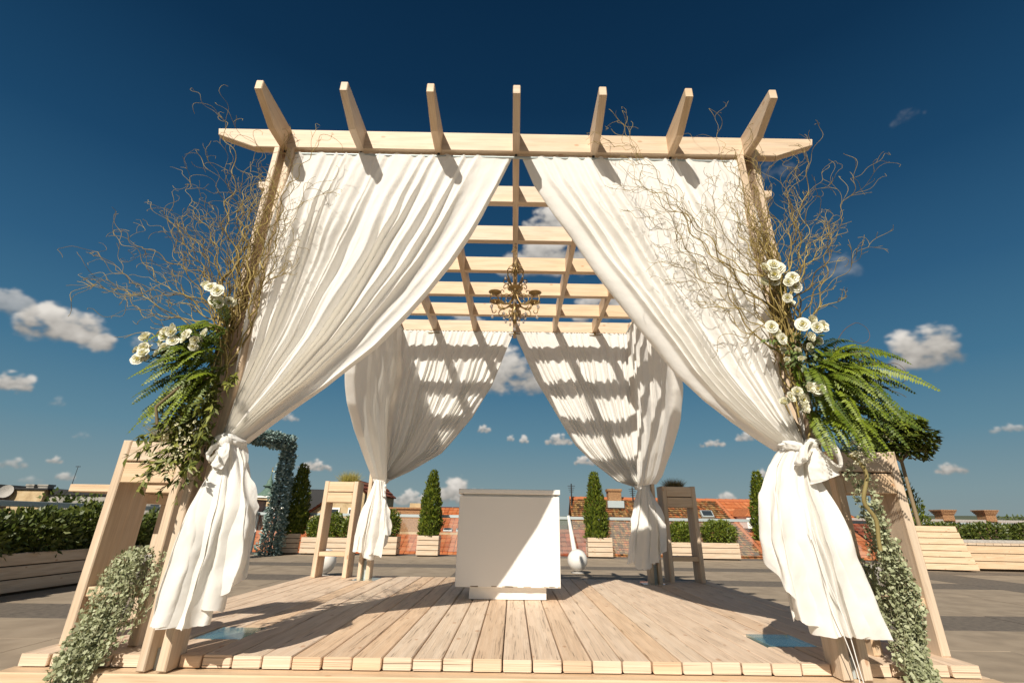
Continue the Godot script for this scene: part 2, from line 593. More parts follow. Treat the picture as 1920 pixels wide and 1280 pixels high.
func _ready() -> void:
	rng.seed = 1
	var cam := Camera3D.new()
	cam.name = "camera"
	add_child(cam)
	cam.basis = cam_basis
	cam.position = Vector3(0.0187, 0.557, 2.5078)
	var near := 0.05
	cam.set_frustum(near * 2.0 * 0.6915, Vector2(-12.74, -63.72) / 925.05 * near, near, 6000.0)
	cam.current = true
	var env := Environment.new()
	env.background_mode = Environment.BG_SKY
	var sm := PanoramaSkyMaterial.new()
	sm.panorama = sky_image()
	var sky := Sky.new()
	sky.sky_material = sm
	env.sky = sky
	env.tonemap_mode = Environment.TONE_MAPPER_LINEAR
	env.tonemap_exposure = 1.25
	env.sdfgi_enabled = true
	env.ssao_enabled = true
	env.ssil_enabled = true
	var we := WorldEnvironment.new()
	we.name = "surroundings"
	we.environment = env
	add_child(we)
	var sun := DirectionalLight3D.new()
	sun.name = "sun"
	sun.basis = Basis.looking_at(Vector3(0.345, -0.8, -1.0).normalized())
	sun.light_energy = 1.5
	sun.light_color = Color(1.0, 0.965, 0.905)
	sun.light_angular_distance = 0.5
	sun.shadow_enabled = true
	add_child(sun)
	materials()
	ground()
	town()
	terrace()
	railing()
	deck()
	pergola()
	curtains()
	stands()
	altar()
	chandelier()
	terrace_things()
	flowers_left()
	flowers_right()
	silver_trailers()


# ---------------------------------------------------------------- ground, hills, town
func ground() -> void:
	var b := MB.new()
	b.face([Vector3(-4000, -14, 4000), Vector3(4000, -14, 4000), Vector3(4000, -14, -4000), Vector3(-4000, -14, -4000)], [Vector2.ZERO, Vector2.ZERO, Vector2.ZERO, Vector2.ZERO])
	struct("ground", b, mottled(81, [Color(0.05, 0.06, 0.03), Color(0.12, 0.10, 0.07), Color(0.07, 0.08, 0.04)], 0.03, 0.01, 0.95, 0.0))
	b = MB.new()
	var f := noise(4, 0.0011, 4)
	var ps := PackedVector3Array()
	var us := PackedVector2Array()
	var steps := 160
	for j in 4:
		for i in steps + 1:
			var a := -1.35 + 2.7 * i / steps
			var d: float = [2600.0, 2750.0, 2900.0, 3300.0][j]
			var h: float = [-14.0, 0.45, 1.0, 0.7][j]
			var top := 22.0 + 26.0 * f.get_noise_2d(a * 1800.0, 3.0) + 22.0 * smoothstep(0.4, 0.9, a)
			ps.append(Vector3(sin(a) * d, -14.0 if j == 0 else h * top, -cos(a) * d))
			us.append(Vector2(a, j))
	b.grid(ps, steps + 1, us)
	struct("hills", b, plain(Color(0.075, 0.09, 0.055), 1.0))


const ORANGE := [Color(0.40, 0.115, 0.035), Color(0.50, 0.16, 0.055), Color(0.46, 0.145, 0.05), Color(0.53, 0.20, 0.08)]
const RED := [Color(0.22, 0.055, 0.025), Color(0.34, 0.09, 0.04), Color(0.28, 0.11, 0.06)]
const OLD := [Color(0.15, 0.085, 0.04), Color(0.32, 0.12, 0.045), Color(0.40, 0.26, 0.10), Color(0.26, 0.155, 0.07), Color(0.44, 0.15, 0.05), Color(0.34, 0.20, 0.08), Color(0.10, 0.06, 0.03)]


# a roof plane laid in courses: corners eave-left, eave-right, ridge-right, ridge-left
func tiled(b: MB, el: Vector3, er: Vector3, rr: Vector3, rl: Vector3, course: float, cols: int, pal := ORANGE) -> void:
	var rows := int(maxf((rl - el).length(), (rr - er).length()) / course)
	var nn := (er - el).cross(rl - el).normalized()
	var rg := RandomNumberGenerator.new()
	rg.seed = rows * 31 + cols
	for j in rows:
		var a0 := el.lerp(rl, float(j) / rows)
		var a1 := er.lerp(rr, float(j) / rows)
		var b0 := el.lerp(rl, float(j + 1) / rows + 0.15 / rows)
		var b1 := er.lerp(rr, float(j + 1) / rows + 0.15 / rows)
		for i in cols:
			var s := float(i) / cols
			var e := (i + 0.93) / cols
			var up := 0.05 + 0.03 * rg.randf()
			var tc: Color = pal[rg.randi() % pal.size()]
			b.tint(tc.lerp(pal[rg.randi() % pal.size()], rg.randf() * 0.6))
			var p0 := a0.lerp(a1, s) + nn * up
			var p1 := a0.lerp(a1, e) + nn * (up + 0.012 * rg.randfn())
			var p2 := b0.lerp(b1, e) + nn * 0.012
			var p3 := b0.lerp(b1, s) + nn * 0.012
			var z := Vector2.ZERO
			b.face([p0, p1, p2, p3], [z, z, z, z])
			b.face([p0 - nn * 0.09, p1 - nn * 0.09, p1, p0], [z, z, z, z])
	b.face([el - nn * 0.03, er - nn * 0.03, rr - nn * 0.03, rl - nn * 0.03], [Vector2.ZERO, Vector2.ZERO, Vector2.ZERO, Vector2.ZERO])


func block(b: MB, a: Vector3, c: Vector3) -> void:
	b.box(a, c, 0.01)


func cap_row(b: MB, a: Vector3, c: Vector3, r: float) -> void:  # ridge tiles
	b.tint(Color(0.42, 0.14, 0.055))
	var m := int(a.distance_to(c) / 0.4)
	for k in m:
		b.tube(PackedVector3Array([a.lerp(c, float(k) / m), a.lerp(c, (k + 1.08) / m)]), PackedFloat32Array([r * 1.12, r * 0.92]), 8)


func chimney(parent: Node, called: String, a: Vector3, c: Vector3, mat: Material, flare := false) -> void:
	var b := MB.new()
	block(b, a, c)
	var s := (c - a) * 0.12
	var h := 0.09
	if flare:
		for k in 4:
			var o := 0.022 * (k + 1)
			block(b, Vector3(a.x - o, c.y + k * 0.042, a.z - o), Vector3(c.x + o, c.y + k * 0.042 + 0.039, c.z + o))
	else:
		block(b, Vector3(a.x - s.x * 0.5, c.y, a.z - 0.04), Vector3(c.x + s.x * 0.5, c.y + h, c.z + 0.04))
	obj(called, b, mat, parent)


func window(parent: Node, a: Vector3, c: Vector3, mat: Material) -> void:
	var fr := MB.new()
	block(fr, a, c)
	var f := obj("window", fr, mat, parent)
	var g := MB.new()
	var i := (c - a) * 0.12
	block(g, Vector3(a.x + i.x, a.y + i.y, c.z - 0.02), Vector3(c.x - i.x, c.y - i.y, c.z + 0.01))
	obj("pane", g, M.pane, f)


func town() -> void:
	# low orange roof on the left, seen over the terrace edge
	var h := thing("low_house", "low house with plain orange tiled roof beyond the flower arch", "house", Vector3(0, 0, 0))
	var b := MB.new()
	tiled(b, Vector3(-13.5, -1.5, -14.6), Vector3(-5.3, -1.5, -14.6), Vector3(-5.3, -0.04, -18.0), Vector3(-13.5, -0.04, -18.0), 0.32, 34)
	tiled(b, Vector3(-5.3, -1.5, -21.4), Vector3(-13.5, -1.5, -21.4), Vector3(-13.5, -0.04, -18.0), Vector3(-5.3, -0.04, -18.0), 0.5, 10)
	var rf := obj("roof", b, M.tiles, h)
	b = MB.new()
	cap_row(b, Vector3(-13.5, 0.0, -18.0), Vector3(-5.3, 0.0, -18.0), 0.1)
	obj("ridge", b, M.tiles, rf)
	b = MB.new()
	block(b, Vector3(-13.3, -14, -21.2), Vector3(-5.5, -1.52, -14.9))
	obj("wall", b, M.plaster, h)

	# bigger orange roof behind it, pale ridge
	h = thing("orange_roof_house", "house with big orange roof and white ridge left of the arch foot", "house")
	b = MB.new()
	tiled(b, Vector3(-27, -1.2, -27.2), Vector3(-14.2, -1.2, -27.2), Vector3(-14.2, 1.0, -31.0), Vector3(-27, 1.0, -31.0), 0.4, 30)
	tiled(b, Vector3(-14.2, -1.2, -34.8), Vector3(-27, -1.2, -34.8), Vector3(-27, 1.0, -31.0), Vector3(-14.2, 1.0, -31.0), 0.6, 8)
	rf = obj("roof", b, M.tiles, h)
	b = MB.new()
	cap_row(b, Vector3(-27, 1.02, -31.0), Vector3(-14.2, 1.02, -31.0), 0.16)
	obj("ridge", b, M.white, rf)
	b = MB.new()
	block(b, Vector3(-26.8, -14, -34.6), Vector3(-14.4, -1.22, -27.5))
	obj("wall", b, M.plaster, h)

	# middle: tan parapet and two orange roof steps
	h = thing("stepped_house", "orange roofed house with tan parapet wall and small skylights left of the altar table", "house")
	b = MB.new()
	tiled(b, Vector3(-5.1, -1.3, -15.2), Vector3(1.75, -1.3, -15.2), Vector3(1.75, 0.02, -18.0), Vector3(-5.1, 0.02, -18.0), 0.3, 36)
	tiled(b, Vector3(-3.25, 0.02, -18.25), Vector3(1.75, 0.02, -18.25), Vector3(1.75, 1.02, -20.6), Vector3(-3.25, 1.02, -20.6), 0.3, 28)
	tiled(b, Vector3(1.75, 0.02, -23.0), Vector3(-3.25, 0.02, -23.0), Vector3(-3.25, 1.02, -20.6), Vector3(1.75, 1.02, -20.6), 0.5, 8)
	rf = obj("roof", b, M.tiles, h)
	b = MB.new()
	block(b, Vector3(-5.1, 0.03, -18.25), Vector3(1.75, 0.11, -17.98))
	obj("ledge", b, M.plaster, h)
	b = MB.new()
	block(b, Vector3(-4.75, 0.0, -20.4), Vector3(-3.28, 0.92, -18.26))
	block(b, Vector3(-4.85, 0.92, -20.5), Vector3(-3.2, 0.98, -18.2))
	obj("parapet", b, M.brick, h)
	b = MB.new()
	block(b, Vector3(-4.2, 0.98, -19.6), Vector3(-3.75, 1.16, -19.2))
	obj("roof_vent", b, M.plaster, h)
	for x in [-3.05, -2.5, -2.0]:
		b = MB.new()
		b.box(Vector3(-0.17, -0.1, -0.02), Vector3(0.17, 0.1, 0.07), 0.01, Vector2.ZERO, Transform3D(Basis(Vector3.RIGHT, -1.15), Vector3(x, 0.16, -18.5)))
		var sk := obj("skylight", b, M.steel, h)
		b = MB.new()
		b.box(Vector3(-0.14, -0.08, 0.06), Vector3(0.14, 0.08, 0.085), 0.004, Vector2.ZERO, Transform3D(Basis(Vector3.RIGHT, -1.15), Vector3(x, 0.16, -18.5)))
		obj("pane", b, M.pane, sk)
	b = MB.new()
	block(b, Vector3(-5.0, -14, -22.8), Vector3(1.7, -1.32, -15.5))
	obj("wall", b, M.plaster, h)

	# right: the big old mottled roof with a brick chimney
	h = thing("old_roof_house", "house with big mottled old tile roof, brick chimney and mast right of the altar table", "house")
	b = MB.new()
	tiled(b, Vector3(2.2, -1.5, -15.0), Vector3(9.0, -1.5, -15.0), Vector3(7.9, 1.36, -18.0), Vector3(2.2, 1.36, -18.0), 0.105, 74, OLD)
	rf = obj("roof", b, M.tiles, h)
	b = MB.new()
	tiled(b, Vector3(9.0, -1.5, -15.0), Vector3(9.0, -1.5, -21.0), Vector3(7.9, 1.36, -18.05), Vector3(7.9, 1.36, -18.0), 0.25, 10, OLD)
	tiled(b, Vector3(9.0, -1.5, -21.0), Vector3(2.2, -1.5, -21.0), Vector3(2.2, 1.36, -18.0), Vector3(7.9, 1.36, -18.0), 0.4, 12, OLD)
	obj("back_slope", b, M.tiles, rf)
	b = MB.new()
	cap_row(b, Vector3(2.2, 1.37, -18.0), Vector3(7.9, 1.37, -18.0), 0.08)
	cap_row(b, Vector3(9.0, -1.5, -15.0), Vector3(7.9, 1.37, -18.0), 0.08)
	obj("ridge", b, M.tiles, rf)
	chimney(h, "chimney", Vector3(3.66, 0.9, -18.1), Vector3(4.16, 1.64, -17.65), M.brick)
	b = MB.new()
	block(b, Vector3(3.6, 1.05, -17.66), Vector3(4.22, 1.3, -17.5))
	obj("flashing", b, M.steel, h)
	chimney(h, "chimney", Vector3(6.2, 1.1, -18.4), Vector3(7.0, 1.46, -18.05), M.brick)
	b = MB.new()
	b.box(Vector3(-0.22, -0.16, 0.0), Vector3(0.22, 0.16, 0.12), 0.01, Vector2.ZERO, Transform3D(Basis(Vector3.RIGHT, -0.81), Vector3(7.25, 0.82, -17.4)))
	var sk2 := obj("skylight", b, M.steel, h)
	b = MB.new()
	b.box(Vector3(-0.18, -0.12, 0.11), Vector3(0.18, 0.12, 0.135), 0.004, Vector2.ZERO, Transform3D(Basis(Vector3.RIGHT, -0.81), Vector3(7.25, 0.82, -17.4)))
	obj("pane", b, M.pane, sk2)
	b = MB.new()
	block(b, Vector3(2.3, -14, -20.8), Vector3(8.8, -1.52, -15.3))
	obj("wall", b, M.brick, h)

	# masts on the roofs
	for d in [[Vector3(2.25, 0.9, -17.7), 1.0, "thin antenna mast at the left end of the mottled roof"], [Vector3(4.65, 1.2, -17.9), 0.62, "antenna mast right of the brick chimney"]]:
		h = thing("antenna_mast", d[2], "antenna", d[0], 0.0, "antenna masts on the old roof")
		b = MB.new()
		b.tube(PackedVector3Array([Vector3.ZERO, Vector3(0, d[1], 0)]), PackedFloat32Array([0.03, 0.022]), 6)
		obj("pole", b, M.dark, h)
		b = MB.new()
		for k in 4:
			b.tube(PackedVector3Array([Vector3(-0.14 + 0.02 * k, d[1] - 0.08 - 0.07 * k, -0.02), Vector3(0.14 - 0.02 * k, d[1] - 0.08 - 0.07 * k, 0.02)]), PackedFloat32Array([0.01, 0.01]), 4)
		obj("crossbars", b, M.dark, h)

	# bright orange roof further right, with small dormers
	h = thing("bright_roof_house", "house with bright orange roof and two white dormers behind the mottled roof", "house")
	b = MB.new()
	tiled(b, Vector3(10.5, -1.0, -24.0), Vector3(20.5, -1.0, -24.0), Vector3(18.5, 1.75, -28.5), Vector3(10.5, 1.75, -28.5), 0.4, 30)
	rf = obj("roof", b, M.tiles, h)
	b = MB.new()
	tiled(b, Vector3(20.5, -1.0, -24.0), Vector3(20.5, -1.0, -33.0), Vector3(18.5, 1.75, -28.6), Vector3(18.5, 1.75, -28.5), 0.5, 8)
	cap_row(b, Vector3(10.5, 1.78, -28.5), Vector3(18.5, 1.78, -28.5), 0.12)
	obj("back_slope", b, M.tiles, rf)
	for x in [12.6, 13.5]:
		b = MB.new()
		block(b, Vector3(x - 0.28, 0.35, -27.0), Vector3(x + 0.28, 0.95, -25.6))
		var dm := obj("dormer", b, M.white, h)
		b = MB.new()
		b.plank(PackedVector2Array([Vector2(x - 0.4, 0.93), Vector2(x + 0.4, 0.93), Vector2(x, 1.35)]), -27.6, -25.5, 0.01, Transform3D())
		obj("dormer_roof", b, M.tile_orange, dm)
	b = MB.new()
	block(b, Vector3(10.7, -14, -32.8), Vector3(20.2, -1.02, -24.3))
	obj("wall", b, M.plaster, h)

	# reddish lower roof between the table and the mottled roof
	h = thing("red_roof_shed", "low building with dark red tile roof directly right of the altar table", "building")
	b = MB.new()
	tiled(b, Vector3(1.3, -1.2, -13.6), Vector3(2.6, -1.2, -13.6), Vector3(2.6, 0.28, -16.0), Vector3(1.3, 0.28, -16.0), 0.22, 8, RED)
	obj("roof", b, M.tiles, h)
	b = MB.new()
	block(b, Vector3(1.35, -14, -15.9), Vector3(2.55, -1.22, -13.8))
	obj("wall", b, M.brick, h)

	# gable house on the left
	h = thing("gable_house", "cream gabled house with dark side roof behind the back left plant stand", "house")
	b = MB.new()
	b.plank(PackedVector2Array([Vector2(-12.6, -14), Vector2(-9.1, -14), Vector2(-9.1, 2.0), Vector2(-9.8, 2.6), Vector2(-12.6, 0.6)]), -38.0, -30.0, 0.02, Transform3D())
	obj("wall", b, M.plaster, h)
	b = MB.new()
	tiled(b, Vector3(-13.0, 0.35, -30.0), Vector3(-13.0, 0.35, -29.7), Vector3(-9.8, 2.75, -29.7), Vector3(-9.8, 2.75, -38.0), 0.5, 3, RED)
	tiled(b, Vector3(-8.95, 1.98, -29.7), Vector3(-8.95, 1.98, -38.0), Vector3(-9.8, 2.75, -38.0), Vector3(-9.8, 2.75, -29.7), 0.3, 8, RED)
	obj("roof", b, M.tiles, h)
	window(h, Vector3(-10.0, 0.3, -30.02), Vector3(-9.4, 1.15, -29.93), M.white)
	window(h, Vector3(-11.1, 0.3, -30.02), Vector3(-10.5, 1.15, -29.93), M.white)
	h = thing("dark_roof_house", "house with steep black roof left of the cream gable", "house")
	b = MB.new()
	b.plank(PackedVector2Array([Vector2(-12.9, -14), Vector2(-10.8, -14), Vector2(-10.8, 1.6), Vector2(-12.9, 0.7)]), -44.0, -38.6, 0.02, Transform3D())
	obj("wall", b, M.plaster_grey, h)
	b = MB.new()
	b.plank(PackedVector2Array([Vector2(-16.0, 0.8), Vector2(-12.6, 0.8), Vector2(-12.6, 2.55), Vector2(-15.9, 2.6)]), -44.2, -38.4, 0.05, Transform3D())
	obj("roof", b, M.dark, h)
	h = thing("white_pavilion", "small white arched pavilion below the trees left of the back left stand", "building")
	b = MB.new()
	b.plank(PackedVector2Array([Vector2(-12.3, -14), Vector2(-11.1, -14), Vector2(-11.2, 0.3), Vector2(-12.1, 0.3)]), -28.8, -27.4, 0.02, Transform3D())
	obj("wall", b, M.white, h)
	for x in [-11.95, -11.45]:
		b = MB.new()
		b.plank(PackedVector2Array([Vector2(x - 0.12, -0.5), Vector2(x + 0.12, -0.5), Vector2(x + 0.12, 0.0), Vector2(x, 0.14), Vector2(x - 0.12, 0.0)]), -27.5, -27.37, 0.005, Transform3D())
		obj("arch_opening", b, M.pane, h)

	# church tower
	h = thing("church_tower", "pale yellow church tower with green copper spire beyond the arch", "tower", Vector3(-19.7, 0, -40))
	b = MB.new()
	block(b, Vector3(-0.62, -14, -0.62), Vector3(0.62, 2.0, 0.62))
	obj("wall", b, M.plaster, h)
	b = MB.new()
	block(b, Vector3(-0.72, 1.96, -0.72), Vector3(0.72, 2.1, 0.72))
	block(b, Vector3(-0.7, 0.86, -0.7), Vector3(0.7, 0.95, 0.7))
	obj("cornice", b, M.white, h)
	for sx in [0, 1]:
		b = MB.new()
		var pl := PackedVector2Array([Vector2(-0.14, 1.1), Vector2(0.14, 1.1), Vector2(0.14, 1.6), Vector2(0, 1.75), Vector2(-0.14, 1.6)])
		b.plank(pl, 0.56, 0.64, 0.005, Transform3D(Basis(Vector3.UP, sx * PI / 2), Vector3.ZERO))
		obj("belfry_window", b, M.pane, h)
	b = MB.new()
	b.lathe(PackedVector2Array([Vector2(0.80, 2.1), Vector2(0.74, 2.25), Vector2(0.5, 2.42), Vector2(0.34, 2.62), Vector2(0.30, 2.75), Vector2(0.48, 2.84), Vector2(0.5, 2.88), Vector2(0.3, 2.96), Vector2(0.2, 3.1), Vector2(0.24, 3.2), Vector2(0.1, 3.42), Vector2(0.05, 3.7), Vector2(0.02, 4.0)]), Vector3.ZERO, 8)
	var sp := obj("spire", b, M.copper, h)
	b = MB.new()
	b.lathe(PackedVector2Array([Vector2(0.0, 3.92), Vector2(0.07, 3.99), Vector2(0.0, 4.06)]), Vector3.ZERO, 10)
	b.box(Vector3(-0.015, 4.05, -0.015), Vector3(0.015, 4.35, 0.015), 0.002)
	b.box(Vector3(-0.09, 4.2, -0.015), Vector3(0.09, 4.23, 0.015), 0.002)
	obj("cross", b, plain(Color(0.5, 0.35, 0.1), 0.3, 0.8), sp)

	# far left: flat grey block with chimneys and dish
	h = thing("grey_block", "long grey flat roofed block with chimneys and dish at the left edge", "building")
	b = MB.new()
	block(b, Vector3(-25.0, -14, -30), Vector3(-23.4, 1.66, -24))
	obj("wall", b, M.plaster, h)
	b = MB.new()
	block(b, Vector3(-23.4, -14, -31), Vector3(-15.5, 1.45, -24.3))
	obj("long_wall", b, M.plaster_grey, h)
	b = MB.new()
	b.plank(PackedVector2Array([Vector2(-25.3, 1.66), Vector2(-23.2, 1.66), Vector2(-23.2, 1.74), Vector2(-25.3, 1.74)]), -31, -23.9, 0.01, Transform3D())
	b.plank(PackedVector2Array([Vector2(-23.3, 1.45), Vector2(-15.3, 1.45), Vector2(-15.3, 1.52), Vector2(-23.3, 1.72)]), -31, -24.2, 0.01, Transform3D())
	obj("roof", b, M.dark, h)
	for x in [-22.9, -21.3, -19.8, -18.2]:
		window(h, Vector3(x, 0.4, -24.33), Vector3(x + 0.6, 1.15, -24.26), M.plaster_grey)
	for d in [[-24.95, 0.4], [-24.35, 0.5], [-22.6, 0.5]]:
		chimney(h, "chimney", Vector3(d[0], 1.6, -25.0), Vector3(d[0] + d[1], 1.86, -24.6), M.plaster_grey)
	b = MB.new()
	b.tube(PackedVector3Array([Vector3(-23.0, 1.6, -25), Vector3(-23.0, 2.9, -25)]), PackedFloat32Array([0.02, 0.012]), 5)
	b.box(Vector3(-23.12, 2.86, -25.02), Vector3(-22.88, 2.89, -24.98), 0.002)
	obj("antenna", b, M.dark, h)
	b = MB.new()
	b.lathe(PackedVector2Array([Vector2(0.0, 0.0), Vector2(0.16, 0.02), Vector2(0.26, 0.07), Vector2(0.32, 0.13), Vector2(0.30, 0.135), Vector2(0.15, 0.045), Vector2(0.0, 0.03)]), Vector3(-25.1, 1.52, -23.85), 20, Vector3(0.3, 0.3, 1).normalized())
	obj("satellite_dish", b, M.pot, h)
	h = thing("dark_house", "dark house wall with tiled roof corner at the far left edge", "house")
	b = MB.new()
	block(b, Vector3(-31, -14, -26), Vector3(-25.9, 1.9, -23))
	obj("wall", b, M.plaster_grey, h)
	b = MB.new()
	tiled(b, Vector3(-31, 1.85, -22.6), Vector3(-25.5, 1.85, -22.6), Vector3(-26.6, 2.6, -24.5), Vector3(-31, 2.6, -24.5), 0.35, 10, RED)
	obj("roof", b, M.tiles, h)

	# right: parapet of a tiled roof with two flared chimneys
	h = thing("parapet_house", "house with long red tile roof, white coping and two flared brick chimneys at right", "house")
	b = MB.new()
	tiled(b, Vector3(11.5, -0.6, -13.6), Vector3(24, -0.6, -13.6), Vector3(24, 0.72, -16.2), Vector3(11.5, 0.72, -16.2), 0.22, 60, RED)
	obj("roof", b, M.tiles, h)
	b = MB.new()
	block(b, Vector3(11.5, 0.7, -16.5), Vector3(24, 0.80, -16.15))
	obj("coping", b, M.pot, h)
	chimney(h, "chimney", Vector3(15.1, 0.75, -16.5), Vector3(15.5, 0.95, -16.1), M.brick, true)
	chimney(h, "chimney", Vector3(16.62, 0.75, -16.5), Vector3(16.98, 0.96, -16.1), M.brick, true)
	b = MB.new()
	block(b, Vector3(11.6, -14, -17.5), Vector3(24, -0.62, -13.9))
	obj("wall", b, M.plaster, h)

	# trees between the houses
	var trees := [[Vector3(-11.2, -13.9, -25), 14.9, 1.5, "round leafy tree top behind the small white pavilion"], [Vector3(-9.4, -13.9, -24), 14.6, 1.2, "leafy tree top between the pavilion and the cream gable"], [Vector3(-19.0, -13.9, -21), 15.3, 2.2, "leafy tree in front of the grey block at left"], [Vector3(-24.5, -13.9, -22), 14.9, 2.0, "leafy tree below the satellite dish at far left"], [Vector3(46, -13.9, -45), 15.9, 2.6, "far dark tree right of the flared chimneys"]]
	for k in trees.size():
		var d: Array = trees[k]
		tree("leafy_tree", d[3], d[0], d[1], d[2], k)


func tree(called: String, label: String, at: Vector3, tall: float, rad: float, sd: int) -> void:
	var h := thing(called, label, "tree", at, 0.0, "trees between the houses")
	rng.seed = 200 + sd
	var b := MB.new()
	b.tint(Color(0.09, 0.065, 0.04))
	b.tube(PackedVector3Array([Vector3.ZERO, Vector3(0.1, tall * 0.45, 0), Vector3(0, tall - rad, 0.1)]), PackedFloat32Array([0.32, 0.24, 0.14]), 8)
	for k in 7:
		var e := rdir() * rad * 0.75
		e.y = absf(e.y)
		b.tube(PackedVector3Array([Vector3(0, tall - rad * 1.6, 0), Vector3(0, tall - rad * 1.2, 0) + e * 0.5, Vector3(0, tall - rad, 0) + e]), PackedFloat32Array([0.1, 0.06, 0.03]), 5)
	obj("trunk", b, M.bark, h)
	b = MB.new()
	var lobes := []
	for k in 16:
		var d := rdir()
		lobes.append([Vector3(0, tall - rad, 0) + d * rad * rng.randf_range(0.3, 0.75), rad * rng.randf_range(0.3, 0.5)])
	for k in 3600:
		var l: Array = lobes[rng.randi() % lobes.size()]
		var d := rdir()
		var p: Vector3 = l[0] + d * l[1] * rng.randf_range(0.7, 1.08)
		b.tint(Color(0.055, 0.085, 0.016).lerp(Color(0.11, 0.14, 0.02), rng.randf()))
		b.spray(p, (d + rdir() * 0.8).normalized(), (d + Vector3.UP).normalized(), 0.2, 0.13)
	obj("crown", b, M.leaf, h)


# ---------------------------------------------------------------- terrace
func terrace() -> void:
	var b := MB.new()
	b.box(Vector3(-7.0, T - 0.6, -12.3), Vector3(17.0, T - 0.03, 7.0), 0.01)
	var base := struct("terrace", b, M.grout)
	b = MB.new()
	b.box(Vector3(-6.9, -14, -12.2), Vector3(16.9, T - 0.61, 6.9), 0.01)
	obj("building_below", b, M.plaster, base)
	# slabs: three mesh variants of each tone
	rng.seed = 9
	var sx := 1.2
	var sz := 0.8
	var v := []
	for k in 3:
		var m := MB.new()
		m.box(Vector3(-sx / 2 + 0.002, -0.03, -sz / 2 + 0.002), Vector3(sx / 2 - 0.002, 0.0, sz / 2 - 0.002), 0.002)
		v.append(m.mesh())
	var rest := MB.new()
	var n := 0
	for j in 24:
		for i in 20:
			var x := -7.0 + sx * (i + 0.5)
			var z := 6.9 - sz * (j + 0.5)
			if absf(x) < 1.6 and z < -0.7 and z > -3.0:
				continue
			var row_dark := j in [12, 16, 19, 23]
			var col_dark := (i == 5 or i == 12) and z < -3.5
			var dark := row_dark or col_dark
			var seen := z < -0.4 and x < 13.0 and not (z > -2.5 and x > 6.5) and n < 290
			var dy := rng.randf_range(-0.0015, 0.0015)
			if not seen:
				if z > 3.0:
					continue
				rest.box(Vector3(x - sx / 2 + 0.004, T - 0.03, z - sz / 2 + 0.004), Vector3(x + sx / 2 - 0.004, T + dy, z + sz / 2 - 0.004), 0.004)
				continue
			n += 1
			var o := MeshInstance3D.new()
			o.name = numbered("paving_slab", base)
			o.mesh = v[rng.randi() % 3]
			o.material_override = M.paver_dark if dark else (M.paver if rng.randf() < 0.6 else M.paver_b)
			o.position = Vector3(x, T + dy, z)
			base.add_child(o, true)
	var r := obj("outer_paving", rest, M.paver, base)
	r.set_meta("kind", "stuff")


func railing() -> void:
	var specs := [["back", Vector3(-6.9, T, -12.1), Vector3(16.5, T, -12.1), 0.98, "long glass railing with grey steel rail along the back terrace edge"], ["left", Vector3(-6.9, T, 3.0), Vector3(-6.9, T, -12.0), 1.02, "glass railing along the left terrace edge behind the dark hedge"]]
	for s in specs:
		var h := thing("glass_railing", s[4], "railing", s[1])
		var d: Vector3 = s[2] - s[1]
		var L := d.length()
		var e := d.normalized()
		var xf := Transform3D(Basis(e, Vector3.UP, e.cross(Vector3.UP)), Vector3.ZERO)
		var H: float = s[3]
		var b := MB.new()
		b.box(Vector3(0, H - 0.075, -0.035), Vector3(L, H, 0.035), 0.006, Vector2.ZERO, xf)
		obj("top_rail", b, M.steel, h)
		var m := int(L / 4.1)
		for k in m + 1:
			b = MB.new()
			var x := L * k / m
			b.box(Vector3(x - 0.03, 0, -0.02), Vector3(x + 0.03, H - 0.076, 0.02), 0.004, Vector2.ZERO, xf)
			obj("post", b, M.steel, h)
			if k < m:
				b = MB.new()
				b.box(Vector3(x + 0.06, 0.08, -0.006), Vector3(L * (k + 1) / m - 0.06, H - 0.1, 0.006), 0.002, Vector2.ZERO, xf)
				obj("pane", b, M.glass, h)


